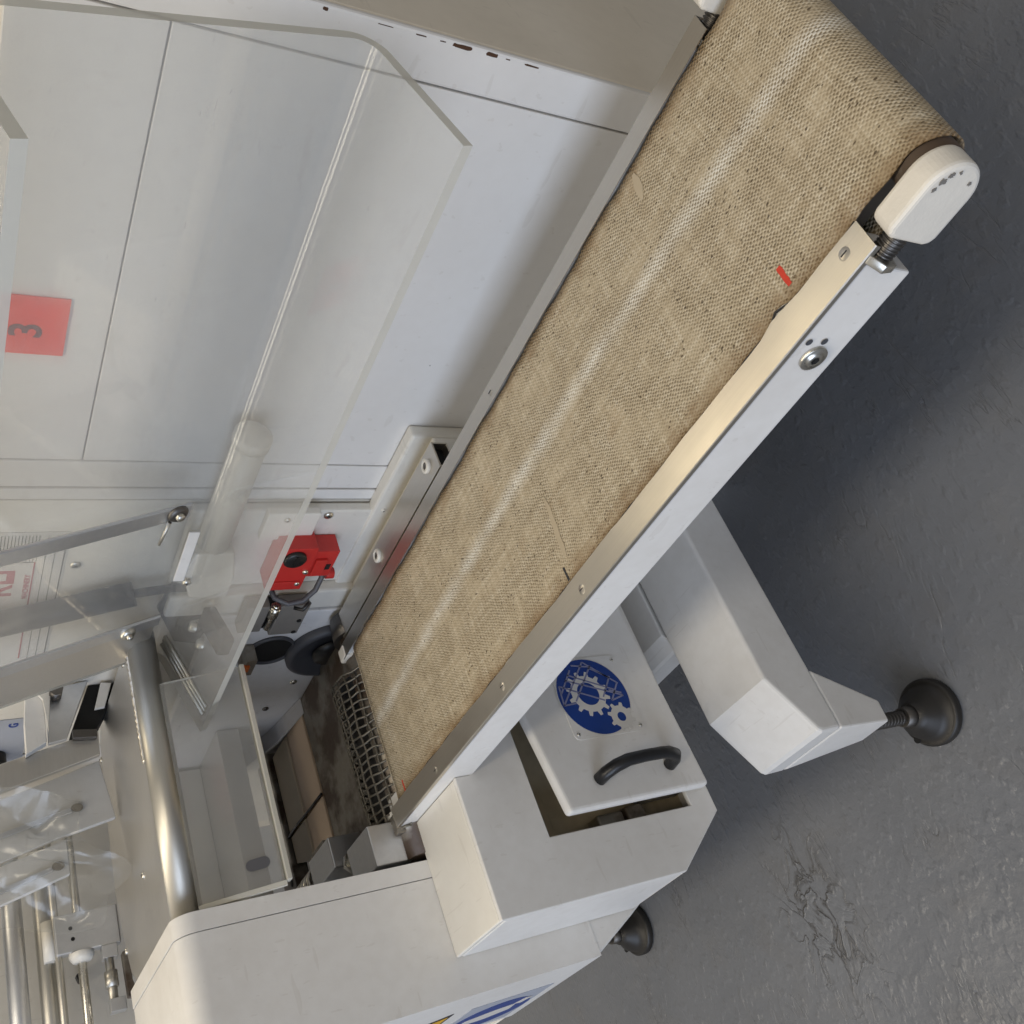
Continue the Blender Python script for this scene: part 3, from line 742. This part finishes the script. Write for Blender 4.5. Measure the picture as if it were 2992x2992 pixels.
# near rail: white channel with a stainless edge strip
CB().box(-2.008, -0.411, 0.6702, 0.740, -1.030, -0.9475).build('side_rail', 'white', con, 0.002)
def strip(x0, x1, y0, y1, name):
    b = CB(); n = 60; v = []; 
    for i in range(n + 1):
        x = x0 + (x1 - x0) * i / n
        w = 0.0085 * math.exp(-((x + 0.535) / 0.014) ** 2) * (1 if y1 < 0.8 else 0) + 0.0007 * math.sin(x * 23) + 0.0005 * math.sin(x * 57 + 1)
        for (y, z) in ((y0, -0.9485), (y0, -0.9415), (y0 + 0.0012, -0.9402), (y1 + w, -0.9402), (y1 + w, -0.9418), (y0 + 0.0014, -0.9418), (y0 + 0.0014, -0.9485)): v.append((x, y, z))
    fs = [(i * 7 + j, i * 7 + (j + 1) % 7, (i + 1) * 7 + (j + 1) % 7, (i + 1) * 7 + j) for i in range(n) for j in range(7)]
    fs += [tuple(range(7))[::-1], tuple(n * 7 + j for j in range(7))]
    b.add(v, fs); return b.build(name, 'steel', con)
strip(-1.988, -0.386, 0.6685, 0.7135, 'edge_strip')
fs_ = CB(); fs_.box(-2.006, -0.380, 1.107, 1.142, -0.9415, -0.9400); fs_.box(-2.006, -0.380, 1.140, 1.142, -0.985, -0.9416)
fs_.build('edge_strip', 'steel', con)
CB().box(-2.004, -0.41, 1.1125, 1.139, -1.03, -0.9425).build('side_rail', 'white', con, 0.002)
for x, y in ((-1.087, 0.686), (-0.420, 0.696), (-1.737, 0.686), (-1.40, 0.688)): 
    b = CB(); b.lathe((x, y, -0.9402), (0, 0, 1), [(0.0, 0.0012), (0.006, 0.0010), (0.0085, 0.0), ], 20); b.box(x - 0.005, x + 0.005, y - 0.0008, y + 0.0008, -0.9394, -0.9387, 1); b.build('screw', ['steel', 'ink'], con)
b = CB(); b.lathe((-1.093, 1.125, -0.940), (0, 0, 1), [(0.0, 0.0012), (0.006, 0.0010), (0.0085, 0.0)], 20); b.box(-1.098, -1.088, 1.1242, 1.1258, -0.9388, -0.938, 1); b.build('screw', ['steel', 'ink'], con)
# white plastic ends at the infeed nose
CB().box(-2.028, -1.990, 0.671, 0.712, -0.990, -0.9385).build('nose_cap', 'cream', con, 0.004)
CB().box(-2.028, -1.985, 1.106, 1.142, -0.990, -0.9385).build('nose_cap', 'cream', con, 0.004)
# socket bolt and two holes on the rail's outer face
b = CB(); b.lathe((-0.554, 0.6698, -0.988), (0, -1, 0), [(0.0190, 0), (0.0190, 0.004), (0.0165, 0.005), (0.0120, 0.003), (0.0115, 0.007), (0.006, 0.007)], 32); b.lathe((-0.554, 0.6698, -0.988), (0, -1, 0), [(0.0, 0.0052), (0.0062, 0.0072)], 6, 1)
b.build('socket_bolt', ['zinc', 'void'], con)
for x, z in ((-0.531, -0.961), (-0.527, -0.985)):
    b = CB(); b.lathe((x, 0.6696, z), (0, -1, 0), [(0.0, 0.0008), (0.005, 0.0008)], 16); b.build('tapped_hole', 'darkgrey', con)
# end blocks with tension bolts
def stadium(xa, xb, z0, z1, r0=0.012, n=26):
    o = [(xa, z0 + r0), (xa + r0 * 0.3, z0 + r0 * 0.3), (xa + r0, z0)]
    zc0 = (z0 + z1) / 2; rr = (z1 - z0) / 2; cx = xb - rr
    for i in range(n + 1):
        a = -math.pi / 2 + math.pi * i / n; o.append((cx + rr * math.cos(a), zc0 + rr * math.sin(a)))
    o += [(xa + r0, z1), (xa + r0 * 0.3, z1 - r0 * 0.3), (xa, z1 - r0)]
    return o
MAT['chipped'] = paint('chipped_cream_paint', (0.78, 0.74, 0.66), 0.42, 0.30, (0.50, 0.47, 0.43), bump=0.45, specks=0.5)
for y0, y1 in ((0.652, 0.6885), (1.122, 1.158)):
    eb = CB().prism(stadium(-0.366, -0.2635, -0.998, -0.920), 'y', y0, y1).build('end_block', 'chipped', con, 0.004, 3)
    yc = (y0 + y1) / 2 + (0.005 if y0 < 1 else -0.005)
    b = CB(); b.cyl((-0.4108, yc, -0.966), (-0.36, yc, -0.966), 0.0125, n=20)
    for k in range(9):
        x = -0.402 + k * 0.0045
        b.lathe((x, yc, -0.966), (1, 0, 0), [(0.0125, 0), (0.015, 0.0015), (0.0125, 0.003)], 18)
    b.build('tension_bolt', 'dark', con)
    b = CB(); b.cyl((-0.4105, yc, -0.966), (-0.399, yc, -0.966), 0.0235, n=6); b.build('hex_nut', 'zinc', con, 0.001)
# chipped paint flakes on the near end block
def flake(cx, cz, r, n=9):
    pts = [(cx + math.cos(2 * math.pi * i / n) * r * random.uniform(0.3, 1.4), cz + math.sin(2 * math.pi * i / n) * r * random.uniform(0.4, 1.1)) for i in range(n)]
    CB().prism(pts, 'y', 0.6508, 0.6516).build('paint_chip', 'casting', con)
for cx, cz, r in ((-0.290, -0.9355, 0.0050), (-0.281, -0.940, 0.0042), (-0.301, -0.9325, 0.0030), (-0.284, -0.974, 0.0028), (-0.2755, -0.950, 0.0026)):
    flake(cx, cz, r, 15)
# stainless channel bolted beside the far rail
ch = CB(); t = 0.0035
ch.box(-1.992, -1.340, 1.158, 1.222, -0.9525, -0.9490); ch.box(-1.992, -1.340, 1.158, 1.158 + t, -0.986, -0.9526); ch.box(-1.992, -1.340, 1.222 - t, 1.222, -0.986, -0.9526); ch.box(-1.992, -1.340, 1.1616, 1.2184, -0.986, -0.9825)
chn = ch.build('side_channel', 'steel', con)
CB().box(-1.99, -1.36, 1.1618, 1.2182, -0.9824, -0.953).build('channel_shade_fill', 'void', chn)  # black filler painted in for the shade inside the open channel
for x in (-1.383, -1.696):
    b = CB(); b.lathe((x, 1.194, -0.949), (0, 0, 1), [(0.016, 0), (0.016, 0.006), (0.0125, 0.008), (0.009, 0.008), (0.009, 0.003), (0.0, 0.003)], 28); b.build('washer', 'cream', chn)
    b = CB(); b.lathe((x, 1.194, -0.949), (0, 0, 1), [(0.0085, 0.003), (0.0085, 0.006), (0, 0.006)], 6); b.build('bolt_head', 'dark', chn)
CB().box(-1.985, -1.35, 1.1425, 1.1575, -0.985, -0.968).build('spacer_bar', 'alu', con)

# infeed shaft and the wire mesh sleeve
CB().cyl((-2.012, 0.60, -0.990), (-2.012, 1.225, -0.990), 0.041, n=32).build('infeed_shaft', 'rust', con)
CB().cyl((-2.012, 1.165, -0.990), (-2.012, 1.226, -0.990), 0.056, 0.052, 32).build('shaft_collar', 'dark', con)
ms = MB(); MR = 0.098; mcx, mcz = -2.058, -1.036
def mp_(a, y, k=0): return (mcx + (MR + k) * math.cos(a), y, mcz + (MR + k) * math.sin(a))
A0, A1 = math.radians(30), math.radians(178)
y0m, y1m = 0.665, 1.068
for i in range(10):
    a = A0 + (A1 - A0) * i / 9
    ms.tube([mp_(a + 0.02 * math.sin(j * 1.3 + i), y0m + (y1m - y0m) * j / 14 , 0.0018 * math.sin(j * 2.1 + i)) for j in range(15)], 0.0029, 6)
for j in range(21):
    y = y0m + (y1m - y0m) * j / 20
    ms.tube([mp_(A0 + (A1 - A0) * i / 16, y + 0.0025 * math.sin(i * 1.7 + j), 0.0012 * math.sin(i * 2.3 + j)) for i in range(17)], 0.0029, 6)
MAT['wire'] = metal('galvanised_wire', (0.25, 0.23, 0.19), 0.6, (3, 3, 3), 0.1)
MB().cyl((mcx, 0.668, mcz), (mcx, 1.066, mcz), 0.084, n=40).build('sleeve_core', 'rubber', con)
mesh = ms.build('wire_mesh_sleeve', 'wire', con); mesh['kind'] = 'stuff'

# ================================================================== SEALING TABLE between housing and conveyor
tab = thing('sealing_table', 'rust stained dark steel table in front of the belt infeed, with tan pads', 'table', (-2.3, 0.9, FLOOR))
MB().box(-2.452, -1.975, 0.600, 1.236, -1.045, -1.004).build('table_plate', 'rust', tab, 0.001)
MB().box(-2.60, -2.00, 0.62, 1.236, -1.30, -1.06).build('table_frame', 'dark', tab)
MB().prism([(-2.456, 0.790), (-2.456, 0.951), (-2.602, 0.952), (-2.602, 0.832)], 'z', -1.05, -1.000).build('seal_pad', 'card', tab, 0.002)
MB().prism([(-2.456, 0.960), (-2.456, 1.205), (-2.602, 1.205), (-2.602, 0.961)], 'z', -1.05, -1.000).build('seal_pad', 'card', tab, 0.002)
MB().prism([(-2.606, 0.836), (-2.606, 0.953), (-2.742, 0.955), (-2.742, 0.878)], 'z', -1.05, -0.996).build('seal_pad', 'card2', tab, 0.002)
MB().prism([(-2.606, 0.962), (-2.606, 1.205), (-2.742, 1.205), (-2.742, 0.964)], 'z', -1.05, -0.996).build('seal_pad', 'card2', tab, 0.002)
MB().tube([(-2.45, 0.955, -0.998), (-2.52, 0.957, -0.998), (-2.60, 0.957, -0.994), (-2.66, 0.960, -0.993), (-2.75, 0.959, -0.992)], 0.0035, 8).build('cut_wire', 'black', tab)
MB().box(-2.86, -2.752, 0.78, 1.225, -1.03, -0.985).build('pressure_bar', 'rust', tab, 0.002)
for y in (0.84, 0.96, 1.08, 1.18):
    MB().cyl((-2.785, y, -0.9848), (-2.785, y, -0.9835), 0.010, n=14).build('bar_hole', 'void', tab)
MB().box(-2.95, -2.60, 0.62, 1.237, -1.25, -1.06).build('table_frame', 'dark', tab)
MAT['trough'] = paint('trough_paint', (0.66, 0.66, 0.68), 0.4, 0.3)
MB().prism([(-2.44, -1.003), (-2.62, -0.965), (-2.80, -0.89), (-2.81, -0.895), (-2.62, -0.975), (-2.44, -1.0035)], 'y', 1.19, 1.238).build('end_guide', 'trough', tab)
# spring loaded pressure blocks against the housing
pb = blk(-2.400, -2.242, 0.690, 0.765, -0.985, -0.900, 'pressure_block', 'alu', tab, 0.002)
pb2 = blk(-2.140, -2.000, 0.600, 0.690, -0.985, -0.895, 'pressure_block', 'alu', tab, 0.002)
MB().box(-2.395, -2.30, 0.7665, 0.780, -0.985, -0.91).build('rusty_shim', 'rust', tab)
b = MB(); b.cyl((-2.245, 0.690, -0.940), (-2.140, 0.690, -0.940), 0.013, n=16); b.cyl((-2.235, 0.690, -0.940), (-2.215, 0.690, -0.940), 0.024, n=6); b.cyl((-2.175, 0.690, -0.940), (-2.150, 0.690, -0.940), 0.026, n=6)
b.build('adjusting_bolt', 'zinc', tab)
def spring(x0, x1, y, z, R, turns, r, name, par, m='zinc'):
    n = turns * 14; pts = [(x0 + (x1 - x0) * i / n, y + R * math.cos(2 * math.pi * i / 14), z + R * math.sin(2 * math.pi * i / 14)) for i in range(n + 1)]
    return MB().tube(pts, r, 6).build(name, m, par)
spring(-2.66, -2.41, 0.725, -0.935, 0.034, 9, 0.0065, 'coil_spring', tab)
MB().cyl((-2.95, 0.725, -0.935), (-2.40, 0.725, -0.935), 0.014, n=14).build('spring_rod', 'dark', tab)
spring(-2.97, -2.68, 0.725, -0.935, 0.028, 12, 0.006, 'coil_spring', tab, 'dark')
blk(-2.085, -1.985, 0.655, 0.70, -1.0, -0.955, 'rusty_lug', 'rust', tab)

# ================================================================== TUBE GUARD over the sealing table
tgd = thing('tube_guard', 'polished steel tube with a welded steel sheet and a clear flap, across the machine', 'guard', (-2.1, 0.9, -0.5))
MB().cyl((-2.040, 0.590, -0.505), (-2.040, 1.236, -0.505), 0.0315, n=48).build('cross_tube', 'tube', tgd)
def sheet_poly():
    return [(-2.062, 0.592), (-2.055, 1.237), (-2.174, 1.237), (-2.470, 1.237), (-2.505, 1.20), (-2.512, 1.144), (-2.545, 1.00), (-2.562, 0.87), (-2.556, 0.764), (-2.500, 0.632), (-2.44, 0.592)]
MB().prism(sheet_poly(), 'z', -0.4835, -0.4800).build('deflector_sheet', 'sheet', tgd, 0.001)
# weld bead along the tube
wb = MB(); pts = []; rr = []
for i in range(70):
    y = 1.215 - i * 0.0066
    if i > 42: break
    pts.append((-2.0665 + random.uniform(-1, 1) * 0.0012, y, -0.4815)); rr.append(0.0060 + 0.0030 * (i % 2) + random.random() * 0.0015)
wb.tube(pts, rr, 8); wb.build('weld_bead', 'steel', tgd)
for x, y in ((-2.125, 1.215), (-2.512, 1.165), (-2.24, 0.76), (-2.525, 0.69)): screw(tgd, (x, y, -0.4798), (0, 0, 1), 0.008)
# clear flap hanging from the tube
cf = MB()
q = [(-2.005, -0.520), (-1.998, -0.530), (-1.9565, -0.680), (-1.9635, -0.682), (-2.006, -0.534)]
cf.prism([(x, z) for x, z in q], 'y', 0.600, 1.088, 0)
o = cf.build('clear_flap', ['acrylic2', 'edge'], tgd)
for pgn in o.data.polygons:
    if abs(pgn.normal.y) > 0.9 or (pgn.normal.z < -0.7 and pgn.center.z + tgd.location.z < W(0, 0, -0.675).z): pgn.material_index = 1
MB().box(-1.968, -1.950, 0.598, 1.090, -0.694, -0.6835).build('flap_lip', 'edge', tgd, 0.001)
split(MB().prism([(-2.005, -0.520), (-1.998, -0.530), (-1.9555, -0.683), (-1.9645, -0.685), (-2.0085, -0.532)], 'y', 0.590, 0.5995).build('flap_lip', 'edge', tgd))
sl = MB(); pts = []
for i in range(24):
    a = 2 * math.pi * i / 24
    pts.append((0.645 + 0.012 * math.cos(a), -0.637 + 0.012 * math.sin(a) + (0.011 if math.sin(a) > 0 else -0.011)))
sl.add([(-1.9655 + ( -0.637 - z) * 0.27 , y, z) for y, z in pts], [tuple(range(24))]); sl.build('slot', 'cable', tgd)

# ================================================================== CLEAR HOOD
hood = thing('clear_hood', 'large bent clear acrylic guard hood in front of the white panel', 'guard hood', (-1.3, 1.24, -0.56))
TH = math.radians(17.2)
Td = Vector((math.sin(TH), -math.cos(TH)))      # in (y, z): down along the upright sheet
Tb = Vector((-math.cos(TH), -math.sin(TH)))     # in (y, z): outwards along the flap
P0 = Vector((1.243, -0.561))                    # bend line
tk = 0.016
def profile(off):
    """mid line of the bent sheet from top flap edge to bottom flap edge; off = offset to the inside"""
    Rb = 0.045
    ctr = P0 - Td * Rb + Tb * Rb
    pts = []
    top = Vector((1.0847, -0.0497)) - Td * tk   # upper bend
    ctr2 = top + Td * Rb + Tb * Rb
    pts.append(Vector((0.864, -0.118)) - Td * (tk - off))
    for i in range(9):
        a = math.pi / 2 * i / 8
        pts.append(ctr2 - Td * (Rb - off) * math.cos(a) - Tb * (Rb - off) * math.sin(a))
    for i in range(9):
        a = math.pi / 2 * i / 8
        pts.append(ctr - Tb * (Rb - off) * math.cos(a) + Td * (Rb - off) * math.sin(a))
    pts.append(Vector((1.016, -0.631)) - Td * off)
    return pts
outer, inner_ = profile(0.0), profile(tk)
hx0, hx1 = -2.103, -0.566
hm = MB(); n = len(outer)
v = [(hx0, *p) for p in outer] + [(hx0, *p) for p in inner_] + [(hx1, *p) for p in outer] + [(hx1, *p) for p in inner_]
fsx = []; mi = []
for i in range(n - 1):
    fsx.append((i, i + 1, 2 * n + i + 1, 2 * n + i)); mi.append((0, True))
    fsx.append((n + i, 3 * n + i, 3 * n + i + 1, n + i + 1)); mi.append((0, True))
    fsx.append((i, n + i, n + i + 1, i + 1)); mi.append((1, False))
    fsx.append((2 * n + i, 2 * n + i + 1, 3 * n + i + 1, 3 * n + i)); mi.append((1, False))
fsx.append((0, 2 * n, 3 * n, n)); mi.append((1, False))
fsx.append((n - 1, 2 * n - 1, 4 * n - 1, 3 * n - 1)); mi.append((1, False))
hm.v = [tuple(x) for x in v]; hm.f = [list(x) for x in fsx]; hm.mi = [a for a, b in mi]; hm.sm = [b for a, b in mi]
hood_sheet = hm.build('hood_sheet', ['acrylic', 'edge'], hood)
em = hood_sheet.modifiers.new('edges', 'EDGE_SPLIT'); em.split_angle = math.radians(40)
# aluminium stiffeners on the upright sheet
def on_a(x, s, off): # s = distance up the upright sheet from the bend
    p = P0 - Td * s + Tb * off
    return (x, p.x, p.y)
def bar(xa, xb, s0, s1, o0, o1, name, mat, par, xs=0.0):
    v = [on_a(x + (xs if s == s1 else 0), s, o) for x in (xa, xb) for s in (s0, s1) for o in (o0, o1)]
    return MB().add(v, [(0, 1, 3, 2), (4, 6, 7, 5), (0, 4, 5, 1), (2, 3, 7, 6), (0, 2, 6, 4), (1, 5, 7, 3)]).build(name, mat, par, 0.001)
s1 = bar(-1.560, -1.520, 0.055, 0.48, tk + 0.0005, tk + 0.007, 'stiffener', 'alu', hood)
s2 = bar(-1.955, -1.920, 0.042, 0.48, tk + 0.0005, tk + 0.007, 'stiffener', 'alu', hood)
bar(-2.085, -1.9565, 0.050, 0.48, tk + 0.0005, tk + 0.004, 'edge_plate', 'sheet', hood)
def boss(x, s, par, r, cup=False):
    p = Vector(on_a(x, s, tk + 0.007)); ax = Vector((0, Tb.x, Tb.y))
    b = MB(); b.lathe(p, ax, [(r, 0), (r, 0.004), (r * 0.75, 0.009), (r * 0.45, 0.009)], 24, 0); b.lathe(p, ax, [(r * 0.45, 0.009), (r * 0.40, 0.016), (0, 0.016)], 6, 1)
    b.build('button_bolt', ['dark' if cup else 'zinc', 'zinc'], par)
boss(-1.535, 0.085, s1, 0.021, True); boss(-1.945, 0.115, s2, 0.017)
p = Vector(on_a(-1.552, 0.10, tk + 0.012)); MB().cyl(p, p + Vector((-0.055, -0.012, 0.012)), 0.004, 0.003, 10).build('split_pin', 'tube', hood)
# stiffening lip on the lower flap's left part
def on_b(x, s, off):
    p = P0 + Tb * s - Td * off
    return (x, p.x, p.y)
for k, (x, r) in enumerate(((-2.035, 0.0065), (-2.018, 0.005), (-2.004, 0.0045))):
    MB().cyl(on_b(x, 0.03, tk + 0.004), on_b(x, 0.228, tk + 0.004), r, n=12).build('brass_rod', 'tube', hood)
for sy_, xx in ((0.07, -1.93), (0.11, -1.945)):
    b = MB(); b.lathe(on_b(xx, sy_, -0.02), (0, 0.3, 1), [(0.013, 0), (0.013, 0.012), (0.009, 0.016), (0, 0.016)], 16); b.build('lock_nut', 'zinc', hood)
MB().prism([(1.10, -0.630), (1.19, -0.603), (1.19, -0.63), (1.10, -0.657)], 'x', -1.925, -1.86).build('magnet_block', 'black', hood, 0.003)

# ================================================================== UPSTREAM HEAD: clamps, slanted bars, rollers
hed = thing('roller_assembly', 'tilted steel and white roller assembly with guide rollers beyond the polished tube', 'roller assembly', (-2.6, 0.95, -0.8))
def slab(pts, x0, x1, name, mat, bev=0.001):
    return MB().prism(pts, 'x', x0, x1).build(name, mat, hed, bev)
slab([(1.080, -0.10), (1.170, -0.452), (1.107, -0.449), (1.010, -0.10)], -2.37, -2.355, 'slanted_bar', 'sheet')
wp = slab([(0.995, -0.08), (1.105, -0.450), (0.958, -0.47), (0.93, -0.34), (0.855, -0.08)], -2.40, -2.385, 'slanted_cover', 'white')
def slot_strip(a, b, w, name='cover_strip'):
    a, b = Vector(a), Vector(b); d = (b - a).normalized(); nn = Vector((-d.y, d.x)) * w
    st_ = slab([a + nn, b + nn, b - nn, a - nn], -2.3848, -2.379, name, 'alu')
    pts = [(b.x + d.x * 0.012 + math.cos(2 * math.pi * i / 20) * 0.010, b.y + d.y * 0.012 + math.sin(2 * math.pi * i / 20) * 0.013) for i in range(20)]
    MB().prism(pts, 'x', -2.3785, -2.3775).build('oval_hole', 'rust', hed)
slot_strip((0.925, -0.10), (0.990, -0.377), 0.006)
slot_strip((0.800, -0.10), (0.861, -0.325), 0.005)
slab([(0.85, -0.08), (0.925, -0.36), (0.845, -0.36), (0.765, -0.08)], -2.40, -2.3855, 'slanted_cover', 'white')
# white and grey clamp plates above the bar
slab([(1.300, -0.322), (1.250, -0.336), (1.143, -0.333), (1.119, -0.288), (1.2, -0.29), (1.299, -0.30)], -2.352, -2.33, 'clamp_plate', 'white')
slab([(1.288, -0.375), (1.299, -0.440), (1.148, -0.377), (1.142, -0.338), (1.245, -0.342)], -2.350, -2.336, 'clamp_plate', 'alu')
slab([(1.299, -0.300), (1.299, -0.345), (1.255, -0.350), (1.165, -0.338), (1.25, -0.332)], -2.328, -2.318, 'clamp_plate', 'cream')
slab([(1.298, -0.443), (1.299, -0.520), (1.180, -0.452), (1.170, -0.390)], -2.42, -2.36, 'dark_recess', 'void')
slab([(1.293, -0.470), (1.290, -0.495), (1.225, -0.472), (1.222, -0.448)], -2.352, -2.342, 'lever', 'white')
slab([(1.172, -0.392), (1.166, -0.447), (1.145, -0.445), (1.150, -0.392)], -2.352, -2.338, 'slotted_bar', 'dark')
b = MB(); b.cyl((-2.33, 1.262, -0.362), (-2.30, 1.262, -0.362), 0.016, n=6); b.build('hex_bolt', 'dark', hed)
b = MB(); b.cyl((-2.33, 1.285, -0.335), (-2.315, 1.285, -0.335), 0.007, n=12); b.build('pin', 'ink', hed)
# stacked guide rollers running across the machine
XR = -2.62
for z, r, nm, m, x in ((-0.262, 0.022, 'guide_roller', 'alu', XR), (-0.324, 0.019, 'guide_roller', 'tube', XR), (-0.3465, 0.0085, 'guide_rod', 'tube', XR + 0.03), (-0.396, 0.0100, 'threaded_rod', 'zinc', XR + 0.02), (-0.20, 0.02, 'guide_roller', 'alu', XR)):
    MB().cyl((x, 0.34, z), (x, 1.10, z), r, n=28).build(nm, m, hed)
MB().box(-2.90, -2.80, 0.34, 1.23, -0.80, -0.05).build('back_plate', 'cream', hed, 0.002)
MB().box(-2.9, -2.58, 0.62, 1.236, -0.86, -0.80).build('head_base', 'sheet', hed)
MB().box(-2.7995, -2.7985, 1.06, 1.23, -0.735, -0.700).build('red_reflection', 'redtape', hed)  # red patch standing in for the reddish reflection in the clear flap
bb = MB().box(-2.60, -2.57, 0.727, 0.818, -0.481, -0.341).build('slide_block', 'alu', hed, 0.002)
MB().cyl((-2.60, 0.724, -0.333), (-2.60, 0.816, -0.333), 0.016, n=24).build('bush', 'cream', bb)
for y, z in ((0.782, -0.375), (0.757, -0.378)):
    MB().cyl((-2.5698, y, z), (-2.5685, y, z), 0.0045, n=12).build('screw_hole', 'void', bb)
b = MB(); b.lathe((-2.588, 0.727, -0.395), (0, -1, 0), [(0.028, 0), (0.028, 0.008), (0.02, 0.02), (0.0, 0.02)], 24); b.build('cap_nut', 'cream', bb)
MB().box(-2.595, -2.565, 0.697, 0.726, -0.470, -0.436).build('shaft_carrier', 'alu', bb, 0.001)
b = MB(); b.cyl((-2.575, 0.697, -0.450), (-2.575, 0.585, -0.450), 0.010, n=18); b.cyl((-2.575, 0.668, -0.450), (-2.575, 0.632, -0.450), 0.0145, n=20); b.build('coupling', 'tube', bb)
MB().box(-2.582, -2.555, 0.575, 0.604, -0.472, -0.438).build('shaft_carrier', 'alu', hed, 0.001)
slab([(0.705, -0.480), (0.712, -0.500), (0.640, -0.495), (0.600, -0.505), (0.605, -0.482)], -2.60, -2.575, 'rusty_lever', 'rust')
slab([(0.740, -0.420), (0.728, -0.405), (0.712, -0.410), (0.706, -0.425), (0.72, -0.43)], -2.79, -2.77, 'hook', 'black')

# crumpled clear film hanging over the head
fm = MB(); NXf, NYf = 26, 26
for i in range(NXf + 1):
    for j in range(NYf + 1):
        a, b_ = i / NXf, j / NYf
        y = 1.02 - 0.30 * a + 0.02 * math.sin(5 * b_)
        z = -0.10 - 0.30 * b_ + 0.02 * math.sin(6 * a)
        x = -2.34 + 0.03 * math.sin(9 * a + 4 * b_) + 0.018 * math.sin(17 * a - 7 * b_) + 0.010 * abs(math.sin(14 * b_ + 11 * a)) + 0.008 * abs(math.sin(19 * a - 6 * b_)) + random.uniform(-1, 1) * 0.0012
        z -= 0.07 * math.exp(-((a - 0.62) / 0.10) ** 2) * b_
        fm.v.append((x, y, z))
fsq = [(i * (NYf + 1) + j, (i + 1) * (NYf + 1) + j, (i + 1) * (NYf + 1) + j + 1, i * (NYf + 1) + j + 1) for i in range(NXf) for j in range(NYf)]
fm.f = fsq; fm.mi = [0] * len(fsq); fm.sm = [True] * len(fsq)
tag(fm.build('plastic_film', 'film'), 'crumpled clear plastic film hanging over the white head covers and rollers', 'film')
